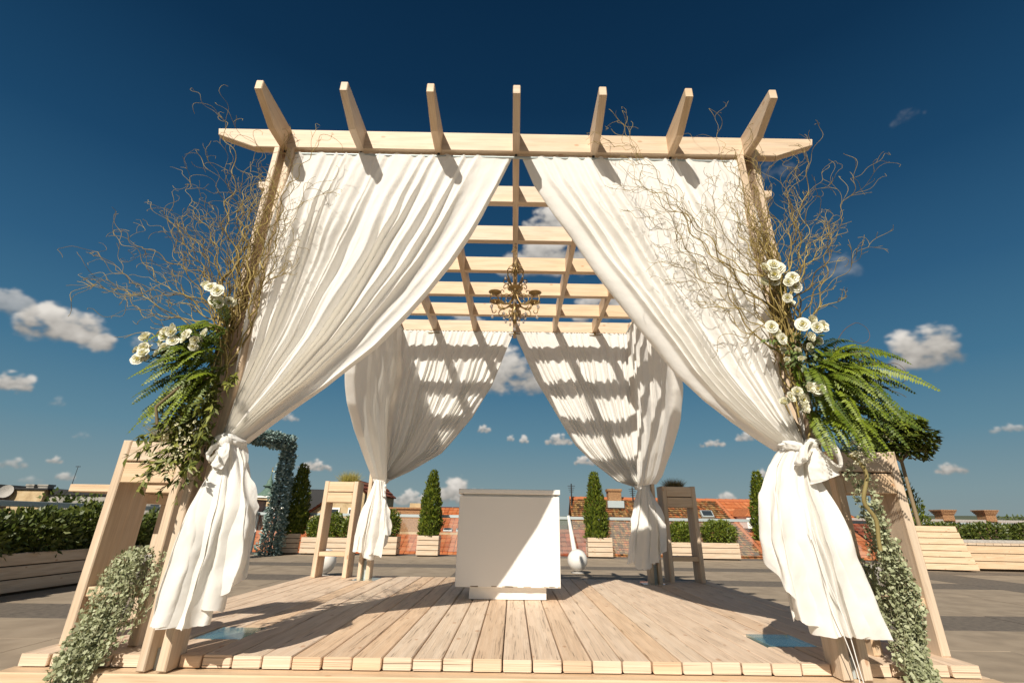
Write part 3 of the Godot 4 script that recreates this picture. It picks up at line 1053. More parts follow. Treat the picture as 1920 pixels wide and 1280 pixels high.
# ---------------------------------------------------------------- deck and pergola
func deck() -> void:
	rng.seed = 21
	var h := thing("wooden_deck", "raised whitewashed plank deck under the pergola", "deck", Vector3.ZERO)
	var mats := [M.deck, M.deck, M.deck_warm, M.deck_pale, M.deck_brown]
	var pitch := 0.131
	var zf := -0.085
	var zb := -3.43
	for k in range(-16, 16):
		var x0 := -0.017 + pitch * k + 0.0032
		var x1 := x0 + pitch - 0.0064
		var f := zf + rng.randf_range(-0.006, 0.006)
		var at_post := x1 > 1.42 and x0 < 1.554 or x0 < -1.42 and x1 > -1.554
		var y := rng.randf_range(-0.002, 0.002)
		var mat: Material = mats[rng.randi() % mats.size()]
		var cuts := [[f, zb]]
		# the glass floor lights sit in cut-outs
		var hole := false
		for hs in [[-1.54, -1.34], [1.33, 1.53]]:
			if x1 > hs[0] + 0.02 and x0 < hs[1] - 0.02:
				hole = true
		if hole:
			cuts = [[f, -0.40], [-0.69, -2.98], [-3.27, zb]]
		if at_post:  # notched round the post
			cuts[0][0] = -0.14
			cuts[-1][1] = -3.14
			for e in [[x0, minf(x1, 1.42 if x0 > 0.0 else -1.554)], [maxf(x0, 1.554 if x0 > 0.0 else -1.42), x1]]:
				if e[1] - e[0] > 0.015:
					for z in [[f, -0.1395], [-3.1405, zb]]:
						var bb := MB.new()
						bb.box(Vector3(e[0], -0.045, z[1]), Vector3(e[1], y, z[0]), 0.004, rv())
						obj("deck_board", bb, mat, h)
		for c in cuts:
			if c[0] - c[1] < 0.02:
				continue
			var b := MB.new()
			b.box(Vector3(x0, -0.045, c[1]), Vector3(x1, y, c[0]), 0.004, rv())
			obj("deck_board", b, mat, h)
	var uo := rv()
	var b := MB.new()
	b.box(Vector3(-2.13, -0.25, -0.10), Vector3(2.13, -0.05, 0.0), 0.005, uo)
	obj("front_fascia", b, M.wood_warm, h)
	for s in [-1.0, 1.0]:
		b = MB.new()
		b.box(Vector3(2.03, -0.25, -3.33) if s > 0 else Vector3(-2.13, -0.25, -3.33), Vector3(2.13, -0.05, -0.103) if s > 0 else Vector3(-2.03, -0.05, -0.103), 0.005, rv())
		obj("side_fascia", b, M.wood, h)
	b = MB.new()
	b.box(Vector3(-2.13, -0.25, -3.43), Vector3(2.13, -0.05, -3.333), 0.005, rv())
	obj("back_fascia", b, M.wood, h)
	for k in 5:
		b = MB.new()
		b.box(Vector3(-2.02, -0.19, -0.6 - k * 0.6), Vector3(2.02, -0.05, -0.54 - k * 0.6), 0.005, rv())
		obj("joist", b, M.wood, h)
	# glass floor lights
	var gl := [[Vector3(-1.44, 0, -0.545), "glass floor light in the deck at the front left corner"], [Vector3(1.43, 0, -0.545), "glass floor light in the deck at the front right corner"], [Vector3(-1.44, 0, -3.125), "glass floor light in the deck at the back left post"], [Vector3(1.43, 0, -3.125), "glass floor light in the deck at the back right post"]]
	for g in gl:
		var t := thing("floor_light", g[1], "floor light", g[0], 0.0, "glass floor lights in the deck")
		b = MB.new()
		b.box(Vector3(-0.1, -0.2, -0.135), Vector3(0.1, -0.19, 0.135), 0.002)
		b.box(Vector3(-0.115, -0.2, -0.14), Vector3(-0.1, -0.012, 0.14), 0.002)
		b.box(Vector3(0.1, -0.2, -0.14), Vector3(0.115, -0.012, 0.14), 0.002)
		b.box(Vector3(-0.099, -0.2, -0.14), Vector3(0.099, -0.012, -0.128), 0.002)
		b.box(Vector3(-0.099, -0.2, 0.128), Vector3(0.099, -0.012, 0.14), 0.002)
		obj("housing", b, plain(Color(0.10, 0.16, 0.145), 0.5), t)
		b = MB.new()
		b.lathe(PackedVector2Array([Vector2(0.05, -0.19), Vector2(0.055, -0.15), Vector2(0.045, -0.12), Vector2(0.0, -0.12)]), Vector3.ZERO, 16)
		obj("lamp", b, M.white, t)
		b = MB.new()
		b.box(Vector3(-0.118, -0.011, -0.143), Vector3(0.118, 0.001, 0.143), 0.0015)
		obj("glass", b, M.teal_glass, t)


func pergola() -> void:
	rng.seed = 33
	var h := thing("pergola", "whitewashed timber pergola with lattice roof over the deck", "pergola", Vector3.ZERO)
	var mats := [M.wood, M.wood, M.wood_warm, M.wood_pale]
	var prof := PackedVector2Array([Vector2(-1.68, BB), Vector2(1.68, BB), Vector2(1.93, BB + 0.095), Vector2(1.942, BB + 0.147), Vector2(-1.942, BB + 0.147), Vector2(-1.93, BB + 0.095)])
	for k in 7:
		var b := MB.new()
		b.plank(prof, -BAY * k - 0.06, -BAY * k, 0.004, Transform3D(), rv())
		obj("cross_beam", b, mats[rng.randi() % 4], h)
	# rafters run front to back: local x = -z
	var zr := 3.36 + 0.387
	var rp := PackedVector2Array([Vector2(-0.17, BB - 0.003), Vector2(zr - 0.22, BB - 0.003), Vector2(zr, BB + 0.08), Vector2(zr, BB + 0.15), Vector2(-0.387, BB + 0.15), Vector2(-0.387, BB + 0.088)])
	for k in 7:
		var b := MB.new()
		var x := (k - 3) * 0.5
		if k == 0:
			x = -1.49
		if k == 6:
			x = 1.49
		b.plank(rp, -0.022, 0.022, 0.004, Transform3D(Basis(Vector3(0, 0, -1), Vector3.UP, Vector3(1, 0, 0)), Vector3(x, 0, 0)), rv())
		var r := obj("rafter", b, mats[rng.randi() % 4], h)
		for z in [-0.03, -3.33]:
			b = MB.new()
			b.lathe(PackedVector2Array([Vector2(0.0, -0.008), Vector2(0.008, -0.008), Vector2(0.009, 0.0), Vector2(0.009, 0.006)]), Vector3(x, BB - 0.004, z), 8)
			obj("bolt", b, M.dark, r)
	# posts: two boards each, either side of the outer rafter
	for s in [-1.0, 1.0]:
		for zz in [0.0, -3.16]:
			for e in [[1.424, 1.467], [1.513, 1.55]]:
				var b := MB.new()
				var x0: float = e[0] if s > 0 else -e[1]
				var x1: float = e[1] if s > 0 else -e[0]
				b.box(Vector3(x0, -0.044, zz - 0.13), Vector3(x1, BB + 0.1, zz - 0.002), 0.005, rv())
				obj("post_board", b, mats[rng.randi() % 4], h)
			var p := MB.new()
			p.box(Vector3(s * 1.49 - 0.0225, -0.05, zz - 0.10), Vector3(s * 1.49 + 0.0225, 0.16 if zz < -1.0 else 0.03, zz - 0.06), 0.002)
			obj("base_plate", p, M.steel, h)
	# curtain rods with brackets
	var b2 := MB.new()
	b2.tube(PackedVector3Array([Vector3(-1.42, BB - 0.022, -0.035), Vector3(1.42, BB - 0.022, -0.035)]), PackedFloat32Array([0.009, 0.009]), 8)
	obj("curtain_rod", b2, M.steel, h)
	b2 = MB.new()
	b2.tube(PackedVector3Array([Vector3(-1.42, BB - 0.03, -3.26), Vector3(1.42, BB - 0.03, -3.26)]), PackedFloat32Array([0.009, 0.009]), 8)
	obj("curtain_rod", b2, M.steel, h)
	for s in [-1.0, 1.0]:
		b2 = MB.new()
		b2.tube(PackedVector3Array([Vector3(s * 1.395, BB - 0.012, -1.45), Vector3(s * 1.395, BB - 0.012, -3.24)]), PackedFloat32Array([0.009, 0.009]), 8)
		obj("curtain_rod", b2, M.steel, h)
	for x in [-1.0, 0.0, 1.0]:
		b2 = MB.new()
		b2.box(Vector3(x - 0.012, BB - 0.045, -3.268), Vector3(x + 0.012, BB - 0.004, -3.25), 0.002)
		b2.box(Vector3(x - 0.07, BB - 0.05, -3.25), Vector3(x + 0.07, BB - 0.044, -3.235), 0.001)
		obj("rod_bracket", b2, M.iron, h)


# ---------------------------------------------------------------- curtains
func table(tb: Array, y: float) -> float:  # (height, value) from top to bottom
	if y >= tb[0].x:
		return tb[0].y
	for k in tb.size() - 1:
		if y <= tb[k].x and y >= tb[k + 1].x:
			return lerpf(tb[k].y, tb[k + 1].y, (tb[k].x - y) / (tb[k].x - tb[k + 1].x))
	return tb[tb.size() - 1].y


# The hanging part: O = the outer top corner's place on the floor plan, H = along the rod, N = towards the viewer.
func drape(sd: int, O: Vector3, H: Vector3, N: Vector3, top: float, tie: float, outer: Array, inner: Array, folds: float, belly: float, gather: float) -> MB:
	var f := noise(sd, 0.9, 3)
	var w := 260
	var m := 110
	var ps := PackedVector3Array()
	var us := PackedVector2Array()
	for j in m:
		var t := float(j) / (m - 1)
		var y := lerpf(top, tie, t)
		var ho := table(outer, y)
		var hi := table(inner, y)
		var width := hi - ho
		for i in w:
			var u := float(i) / (w - 1)
			var wander := f.get_noise_2d(u * 3.0, t * 1.6) * 0.05 * sin(PI * minf(t * 1.4, 1.0))
			var s := u + wander * (1.0 - absf(2 * u - 1))
			var ph := TAU * folds * s + 1.7 * sin(TAU * 2.3 * s + sd) + 1.1 * sin(TAU * 5.1 * s + sd * 2.0)
			var wave := sin(ph) + 0.45 * sin(ph * 2.1 + 1.0 + sd)
			wave = wave + 0.3 * f.get_noise_2d(u * 14.0 + 40.0, t * 2.0)
			var am := 0.007 + 0.0155 * smoothstep(0.0, 0.35, t) * (0.55 + 0.9 * (0.5 + 0.5 * f.get_noise_2d(u * 4.0 + 9.0, t * 2.0 + 5.0)))
			am *= 1.0 - 0.35 * smoothstep(0.75, 1.0, t)
			if t < 0.02:
				am *= 0.7
			var z := wave * am + belly * sin(PI * t) * (0.3 + 0.7 * sin(PI * u)) + f.get_noise_2d(u * 2.0 + 70.0, t * 1.5) * 0.05 * sin(PI * t)
			# the bundle rounds off towards the tie
			var g := smoothstep(0.70, 1.0, t)
			z += g * gather * (sqrt(maxf(0.0, 1.0 - pow(2 * u - 1, 2))) - 0.5)
			var hh := lerpf(ho, hi, u) + 0.35 * am * cos(ph) * (1.0 - 0.6 * t)
			var p := O + H * hh + N * z
			p.y = y
			# the free edge curls under
			if u > 0.94:
				var c := (u - 0.94) / 0.06
				var rr := (0.012 + 0.024 * sin(PI * pow(t, 1.3))) * (1.0 - 0.7 * g)
				var an := c * 3.4
				var e := lerpf(ho, hi, 0.94) + (hi - lerpf(ho, hi, 0.94)) * 0.92
				var q := O + H * lerpf(hh, e, c) + N * z
				q.y = y
				var dirv := (H * 0.85 - Vector3.UP * 0.52)
				p = q + dirv * (sin(an) * rr * 0.8) - N * ((1.0 - cos(an)) * rr)
			if t == 0.0:
				p.y = top + 0.006 * sin(ph * 2.0)
			ps.append(p)
			us.append(Vector2(u * 1.4, y))
	var b := MB.new()
	b.grid(ps, w, us, N.dot(H.cross(Vector3.DOWN)) < 0.0)
	return b


# The skirt below the tie: hem heights and spreads across the cloth (u = 0 outer .. 1 inner)
func skirt(b: MB, sd: int, O: Vector3, H: Vector3, N: Vector3, tie: float, t0: float, t1: float, outer: Array, inner: Array, hem: Array, folds: float, ax: float, az: float, fwd: float) -> void:
	var f := noise(sd + 50, 0.9, 3)
	var w := 240
	var m := 70
	var ps := PackedVector3Array()
	var us := PackedVector2Array()
	for j in m:
		var t := float(j) / (m - 1)
		for i in w:
			var u := float(i) / (w - 1)
			var hb: float = 0.0
			for k in hem.size() - 1:
				if u >= hem[k].x and u <= hem[k + 1].x:
					hb = lerpf(hem[k].y, hem[k + 1].y, (u - hem[k].x) / (hem[k + 1].x - hem[k].x))
			var y := lerpf(tie, hb, t)
			var ho := table(outer, y)
			var hi := table(inner, y)
			var ph := TAU * folds * (u + 0.03 * f.get_noise_2d(u * 3.0, t * 2.0)) + sd + 0.9 * sin(TAU * 1.7 * u + sd)
			var open := smoothstep(0.0, 0.55, t)
			var k1 := lerpf(0.25, 1.0, open)
			var mod := 0.6 + 0.8 * (0.5 + 0.5 * f.get_noise_2d(u * 3.0 + 11.0, t * 0.8))
			var sn := sin(ph)
			var cs := cos(ph)
			sn = signf(sn) * pow(absf(sn), 0.75)
			cs = signf(cs) * pow(absf(cs), 0.75)
			var hh := lerpf(ho, hi, u) + ax * k1 * mod * sn + 0.016 * k1 * sin(ph * 2.3 + 2.0 + 2.0 * f.get_noise_2d(u * 2.0, t))
			var z := az * k1 * mod * cs + 0.013 * k1 * sin(ph * 2.6 + 1.0 + 1.6 * f.get_noise_2d(u * 2.0 + 30.0, t * 1.5)) + fwd * open + (1.0 - open) * t1 * (sqrt(maxf(0.0, 1.0 - pow(2 * u - 1, 2))) - 0.5)
			z -= 0.06 * (u - 0.5) * open
			z += 0.011 * f.get_noise_2d(u * 9.0, y * 3.0) * open
			var p := O + H * hh + N * z
			p.y = y + 0.008 * f.get_noise_2d(u * 40.0, 3.0) * t
			ps.append(p)
			us.append(Vector2(u * 1.4, y))
	b.grid(ps, w, us, N.dot(H.cross(Vector3.DOWN)) < 0.0)


# a band of cloth along a path; wide across dir, a little crumpled
func ribbon(b: MB, path: Array, wids: Array, across: Array, sd: int) -> void:
	var cv := Curve3D.new()
	for k in path.size():
		var t: Vector3 = (path[mini(k + 1, path.size() - 1)] - path[maxi(k - 1, 0)]) * 0.22
		cv.add_point(path[k], -t, t)
	var L := cv.get_baked_length()
	var m := 34
	var w := 13
	var f := noise(sd, 1.0, 2)
	for side in 2:
		var ps := PackedVector3Array()
		var us := PackedVector2Array()
		for j in m:
			var t := float(j) / (m - 1)
			var p := cv.sample_baked(L * t, true)
			var q := cv.sample_baked(minf(L * t + 0.004, L), true)
			var q0 := cv.sample_baked(maxf(L * t - 0.004, 0), true)
			var tg := (q - q0).normalized()
			var x := t * (wids.size() - 1)
			var k := mini(int(x), wids.size() - 2)
			var wd := lerpf(wids[k], wids[k + 1], x - k)
			var x2 := t * (across.size() - 1)
			var k2 := mini(int(x2), across.size() - 2)
			var ac: Vector3 = across[k2].lerp(across[k2 + 1], x2 - k2)
			ac = (ac - tg * ac.dot(tg)).normalized()
			var nn := tg.cross(ac)
			for i in w:
				var s := 2.0 * i / (w - 1) - 1.0
				var z := 0.05 * wd * sin(s * 4.0 + sd + t * 2.0) + 0.006 * f.get_noise_2d(s * 2.0, t * 5.0) - 0.12 * wd * s * s
				ps.append(p + ac * (s * wd * 0.5) + nn * (z + (0.0025 if side == 0 else -0.0025)))
				us.append(Vector2(t * L, s * wd))
		b.grid(ps, w, us, side == 1)


func collar(b: MB, c: Vector3, ax: float, az: float, sd: int) -> void:  # the sash wound round the gathered cloth
	var f := noise(sd, 1.2, 2)
	var ps := PackedVector3Array()
	var us := PackedVector2Array()
	var w := 49
	for j in 15:
		var t := TAU * j / 14
		for i in w:
			var a := TAU * i / (w - 1)
			var r := 1.0 + 0.16 * f.get_noise_2d(cos(a) * 2.0 + 3.0, sin(a) * 2.0 + t)
			var tube := 0.013 + 0.004 * sin(t * 3.0)
			ps.append(c + Vector3(cos(a) * (ax * r + tube * cos(t)), 0.022 * sin(t) + 0.012 * sin(a * 2.0 + sd), sin(a) * (az * r + tube * cos(t))))
			us.append(Vector2(a * 0.05, t * 0.02))
	b.grid(ps, w, us)


func curtains() -> void:
	var innerL := [Vector2(2.72, -0.02), Vector2(2.50, -0.105), Vector2(2.29, -0.195), Vector2(2.14, -0.268), Vector2(1.94, -0.382), Vector2(1.78, -0.49), Vector2(1.63, -0.598), Vector2(1.44, -0.748), Vector2(1.32, -0.872), Vector2(1.2, -0.99), Vector2(1.1, -1.11), Vector2(1.0, -1.225), Vector2(0.9, -1.335)]
	var innerR := [Vector2(2.72, 0.035), Vector2(2.52, 0.112), Vector2(2.30, 0.243), Vector2(2.115, 0.366), Vector2(1.92, 0.484), Vector2(1.75, 0.596), Vector2(1.59, 0.702), Vector2(1.45, 0.805), Vector2(1.30, 0.905), Vector2(1.16, 1.025), Vector2(1.05, 1.145), Vector2(0.96, 1.265), Vector2(0.9, 1.355)]
	var flip := func(a: Array) -> Array:
		var r := []
		for q in a:
			r.append(Vector2(q.x, -q.y))
		return r
	# front left: H points right
	var g := thing("curtain", "white curtain tied to the front left post with a sash", "curtain", Vector3.ZERO, 0.0, "white curtains tied to the pergola posts")
	var b := drape(3, Vector3(0, 0, -0.03), Vector3.RIGHT, Vector3.BACK, BB - 0.012, 0.90, [Vector2(2.72, -1.418), Vector2(2.3, -1.462), Vector2(1.6, -1.458), Vector2(1.2, -1.448), Vector2(0.9, -1.44)], innerL, 13.0, 0.03, 0.09)
	skirt(b, 3, Vector3(0, 0, -0.01), Vector3.RIGHT, Vector3.BACK, 0.90, 0.09, 0.09, [Vector2(0.9, -1.435), Vector2(0.75, -1.425), Vector2(0.5, -1.425), Vector2(0.12, -1.455)], [Vector2(0.9, -1.335), Vector2(0.8, -1.27), Vector2(0.6, -1.18), Vector2(0.4, -1.155), Vector2(0.12, -1.165)], [Vector2(0, 0.145), Vector2(0.4, 0.13), Vector2(0.62, 0.14), Vector2(0.70, 0.20), Vector2(0.78, 0.18), Vector2(0.86, 0.27), Vector2(0.93, 0.34), Vector2(1.0, 0.5)], 6.6, 0.025, 0.044, 0.09)
	obj("cloth", b, M.cloth, g)
	b = MB.new()
	collar(b, Vector3(-1.388, 0.895, -0.005), 0.066, 0.056, 5)
	var sash := obj("sash", b, M.cloth, g)
	b = MB.new()
	ribbon(b, [Vector3(-1.37, 0.885, 0.065), Vector3(-1.352, 0.86, 0.095), Vector3(-1.345, 0.815, 0.108), Vector3(-1.36, 0.765, 0.108)], [0.03, 0.05, 0.055, 0.06], [Vector3(1, 0.1, 0.1), Vector3(1, 0.3, 0)], 6)
	ribbon(b, [Vector3(-1.375, 0.885, 0.06), Vector3(-1.405, 0.855, 0.09), Vector3(-1.415, 0.815, 0.10), Vector3(-1.395, 0.795, 0.10), Vector3(-1.372, 0.85, 0.08)], [0.025, 0.035, 0.04, 0.035, 0.025], [Vector3(0, 0.4, 1), Vector3(0.5, 0.2, 1)], 4)
	b.lathe(PackedVector2Array([Vector2(0.0, -0.03), Vector2(0.022, -0.02), Vector2(0.03, 0.0), Vector2(0.022, 0.02), Vector2(0.0, 0.03)]), Vector3(-1.368, 0.885, 0.062), 12)
	obj("bow", b, M.cloth, sash)

	# front right: H points left
	g = thing("curtain", "white curtain tied to the front right post with a big bow and two hanging cords", "curtain", Vector3.ZERO, 0.0, "white curtains tied to the pergola posts")
	b = drape(8, Vector3(0, 0, -0.03), Vector3.LEFT, Vector3.BACK, BB - 0.012, 0.90, [Vector2(2.72, -1.425), Vector2(2.3, -1.488), Vector2(1.9, -1.488), Vector2(1.5, -1.515), Vector2(1.15, -1.512), Vector2(0.9, -1.49)], flip.call(innerR), 12.0, 0.035, 0.09)
	skirt(b, 8, Vector3(0, 0, -0.01), Vector3.LEFT, Vector3.BACK, 0.90, 0.09, 0.09, [Vector2(0.9, -1.49), Vector2(0.75, -1.485), Vector2(0.5, -1.51), Vector2(0.12, -1.575)], [Vector2(0.9, -1.355), Vector2(0.82, -1.28), Vector2(0.7, -1.215), Vector2(0.5, -1.185), Vector2(0.3, -1.19), Vector2(0.12, -1.20)], [Vector2(0, 0.13), Vector2(0.5, 0.135), Vector2(0.72, 0.135), Vector2(0.80, 0.19), Vector2(0.86, 0.17), Vector2(0.93, 0.28), Vector2(1.0, 0.43)], 6.2, 0.025, 0.044, 0.09)
	obj("cloth", b, M.cloth, g)
	b = MB.new()
	collar(b, Vector3(1.425, 0.905, -0.005), 0.075, 0.058, 9)
	sash = obj("sash", b, M.cloth, g)
	b = MB.new()
	var kn := Vector3(1.455, 0.915, 0.075)
	var near_kn := func(p: Vector3) -> Vector3: return kn + (p - kn) * 0.8
	ribbon(b, [kn, Vector3(1.40, 0.91, 0.11), Vector3(1.345, 0.85, 0.125), Vector3(1.335, 0.80, 0.125), Vector3(1.39, 0.83, 0.12), kn].map(near_kn), [0.025, 0.060, 0.072, 0.068, 0.051, 0.025], [Vector3(0, 0.6, 1), Vector3(0.5, 0.5, 1), Vector3(0, 0.6, 1)], 14)
	ribbon(b, [kn, Vector3(1.50, 0.925, 0.105), Vector3(1.555, 0.87, 0.115), Vector3(1.565, 0.78, 0.12), Vector3(1.52, 0.81, 0.11), kn].map(near_kn), [0.025, 0.068, 0.081, 0.072, 0.051, 0.025], [Vector3(0, 0.4, 1), Vector3(-0.6, 0.3, 1), Vector3(0, 0.4, 1)], 17)
	ribbon(b, [kn, Vector3(1.445, 0.86, 0.115), Vector3(1.45, 0.79, 0.13), Vector3(1.475, 0.71, 0.125)].map(near_kn), [0.025, 0.068, 0.111, 0.145], [Vector3(1, 0, 0), Vector3(1, 0.35, 0)], 20)
	b.lathe(PackedVector2Array([Vector2(0.0, -0.032), Vector2(0.025, -0.02), Vector2(0.034, 0.0), Vector2(0.025, 0.02), Vector2(0.0, 0.03)]), kn, 12)
	obj("bow", b, M.cloth, sash)
	b = MB.new()
	for k in 2:
		var x := 1.31 + 0.012 * k
		var pp := PackedVector3Array()
		var rr := PackedFloat32Array()
		for j in 24:
			var t := j / 23.0
			pp.append(Vector3(x + 0.11 * t + 0.006 * sin(t * 9.0 + k * 2.0) + 0.012 * k * t, 0.55 - 0.58 * t, 0.16 - 0.05 * t))
			rr.append(0.0022)
		b.tube(pp, rr, 5)
	obj("cord", b, M.white, g)

	# back curtains along the rear rod
	var iL := [Vector2(2.70, -0.012), Vector2(2.63, -0.035), Vector2(2.06, -0.262), Vector2(1.66, -0.491), Vector2(1.255, -0.808), Vector2(1.054, -1.125), Vector2(0.93, -1.385)]
	var iR := [Vector2(2.70, 0.01), Vector2(2.64, 0.025), Vector2(2.14, 0.268), Vector2(1.70, 0.53), Vector2(1.374, 0.731), Vector2(1.164, 0.929), Vector2(0.974, 1.169), Vector2(0.91, 1.38)]
	g = thing("curtain", "striped-shadow white curtain gathered at the back left post", "curtain", Vector3.ZERO, 0.0, "white curtains tied to the pergola posts")
	b = drape(13, Vector3(0, 0, -3.25), Vector3.RIGHT, Vector3.BACK, BB - 0.02, 0.93, [Vector2(2.7, -1.44), Vector2(1.5, -1.45), Vector2(0.93, -1.47)], iL, 15.0, 0.02, 0.08)
	skirt(b, 13, Vector3(0, 0, -3.12), Vector3.RIGHT, Vector3.BACK, 0.93, 0.09, 0.09, [Vector2(0.93, -1.47), Vector2(0.67, -1.53), Vector2(0.4, -1.57), Vector2(0.15, -1.58)], [Vector2(0.93, -1.385), Vector2(0.85, -1.36), Vector2(0.62, -1.29), Vector2(0.4, -1.25), Vector2(0.15, -1.25)], [Vector2(0, 0.26), Vector2(0.3, 0.235), Vector2(0.5, 0.16), Vector2(0.62, 0.30), Vector2(0.75, 0.2), Vector2(0.88, 0.42), Vector2(1.0, 0.40)], 5.2, 0.036, 0.05, 0.06)
	obj("cloth", b, M.cloth, g)
	b = MB.new()
	collar(b, Vector3(-1.43, 0.93, -3.21), 0.075, 0.062, 15)
	ribbon(b, [Vector3(-1.39, 0.92, -3.14), Vector3(-1.37, 0.87, -3.11), Vector3(-1.375, 0.80, -3.10)], [0.04, 0.06, 0.05], [Vector3(1, 0, 0), Vector3(1, 0.2, 0)], 23)
	obj("sash", b, M.cloth, g)
	g = thing("curtain", "striped-shadow white curtain gathered at the back right post", "curtain", Vector3.ZERO, 0.0, "white curtains tied to the pergola posts")
	b = drape(18, Vector3(0, 0, -3.25), Vector3.LEFT, Vector3.BACK, BB - 0.02, 0.91, [Vector2(2.7, -1.44), Vector2(1.5, -1.46), Vector2(0.91, -1.475)], flip.call(iR), 15.0, 0.02, 0.08)
	skirt(b, 18, Vector3(0, 0, -3.12), Vector3.LEFT, Vector3.BACK, 0.91, 0.09, 0.09, [Vector2(0.91, -1.475), Vector2(0.7, -1.53), Vector2(0.45, -1.55), Vector2(0.15, -1.53)], [Vector2(0.91, -1.38), Vector2(0.8, -1.34), Vector2(0.6, -1.29), Vector2(0.4, -1.24), Vector2(0.13, -1.20)], [Vector2(0, 0.30), Vector2(0.2, 0.20), Vector2(0.45, 0.13), Vector2(0.7, 0.13), Vector2(0.85, 0.2), Vector2(1.0, 0.17)], 4.4, 0.03, 0.045, 0.06)
	obj("cloth", b, M.cloth, g)
	b = MB.new()
	collar(b, Vector3(1.43, 0.91, -3.21), 0.075, 0.062, 25)
	obj("sash", b, M.cloth, g)

	# side curtains, hung along the side beams and gathered at the same posts
	var zL := [Vector2(2.70, -1.66), Vector2(2.4, -1.70), Vector2(2.06, -1.832), Vector2(1.833, -1.927), Vector2(1.578, -2.119), Vector2(1.375, -2.377), Vector2(1.166, -2.727), Vector2(0.96, -3.12)]
	g = thing("curtain", "narrow white side curtain left of the back left curtain", "curtain", Vector3.ZERO, 0.0, "white curtains tied to the pergola posts")
	var zz := []
	for q in zL:
		zz.append(Vector2(0.557 + (q.x - 0.557) * 0.934, 2.508 + (q.y - 2.508) * 0.934 + 3.07))
	b = drape(28, Vector3(-1.395, 0, -3.2), Vector3.BACK, Vector3.RIGHT, BB - 0.02, 0.93, [Vector2(2.7, -0.05), Vector2(0.93, -0.04)], zz, 9.0, 0.02, 0.05)
	obj("cloth", b, M.cloth, g)
	g = thing("curtain", "narrow white side curtain right of the back right curtain", "curtain", Vector3.ZERO, 0.0, "white curtains tied to the pergola posts")
	zz = []
	for q in [Vector2(2.70, -1.6), Vector2(2.4, -1.64), Vector2(1.98, -1.748), Vector2(1.713, -1.863), Vector2(1.458, -2.038), Vector2(1.211, -2.332), Vector2(0.998, -2.687), Vector2(0.9, -3.05)]:
		zz.append(Vector2(0.557 + (q.x - 0.557) * 0.934, 2.508 + (q.y - 2.508) * 0.934 + 3.07))
	b = drape(34, Vector3(1.395, 0, -3.2), Vector3.BACK, Vector3.LEFT, BB - 0.02, 0.91, [Vector2(2.7, -0.05), Vector2(0.91, -0.04)], zz, 9.0, 0.02, 0.05)
	obj("cloth", b, M.cloth, g)


# ---------------------------------------------------------------- plant stands
func stand(at: Vector3, turn: float, label: String) -> Node3D:
	# base at the middle of its left-right extent, front at z = 0, going back 0.22; 0.36 wide
	var h := thing("plant_stand", label, "plant stand", at, turn, "wooden plant stands beside the posts")
	var mats := [M.wood, M.wood_warm, M.wood_pale]
	for s in [-1.0, 1.0]:
		var b := MB.new()
		b.box(Vector3(s * 0.158 - 0.0225, 0, -0.225), Vector3(s * 0.158 + 0.0225, 0.925, 0), 0.005, rv())
		obj("leg", b, mats[rng.randi() % 3], h)
	for e in [[0.712, 0.812], [0.82, 0.921]]:
		for z in [-0.028, -0.222]:
			var b := MB.new()
			b.box(Vector3(-0.135, e[0], z), Vector3(0.135, e[1], z + 0.025), 0.004, rv())
			obj("box_plank", b, mats[rng.randi() % 3], h)
	var b2 := MB.new()
	b2.box(Vector3(-0.134, 0.72, -0.195), Vector3(0.134, 0.74, -0.03), 0.003, rv())
	obj("box_floor", b2, M.wood, h)
	b2 = MB.new()
	b2.box(Vector3(-0.133, 0.74, -0.194), Vector3(0.133, 0.895, -0.031), 0.003)
	obj("soil", b2, M.soil, h)
	b2 = MB.new()
	b2.box(Vector3(-0.1352, 0.195, -0.2), Vector3(0.1352, 0.238, -0.012), 0.004, rv())
	obj("rung", b2, M.wood_warm, h)
	return h


func tuft(at: Vector3, rad: float, tall: float, a: Color, c: Color, sd: int, label: String, n := 900) -> void:
	var b := MB.new()
	rng.seed = sd
	for k in n:
		var o := Vector3(rng.randf_range(-1, 1) * rad * 0.45, 0, rng.randf_range(-1, 1) * rad * 0.35)
		var az := rng.randf() * TAU
		var lean := rng.randf_range(0.0, 1.0)
		var d := Vector3(cos(az) * lean, 1.15, sin(az) * lean).normalized()
		var L := tall * rng.randf_range(0.6, 1.05)
		var side := d.cross(Vector3(rng.randf() - 0.5, 0.2, rng.randf() - 0.5)).normalized()
		b.tint(a.lerp(c, rng.randf()))
		var w := 0.0016
		var p := o
		var i0 := b.v.size()
		var nn := side.cross(d).normalized()
		for j in 4:
			var ww := w * (1.0 - j / 3.2)
			b.pt(p - side * ww, nn)
			b.pt(p + side * ww, nn)
			p += d * (L / 3.0)
			d = (d + Vector3(cos(az), -0.5, sin(az)) * 0.16 * (0.5 + lean)).normalized()
		for j in 3:
			var q := i0 + j * 2
			b.tri(q, q + 1, q + 3)
			b.tri(q, q + 3, q + 2)
	var o2 := obj("grass_tuft", b, M.leaf)
	o2.position = at
	tag(o2, label, "ornamental grass", "grass tufts in the plant stands")


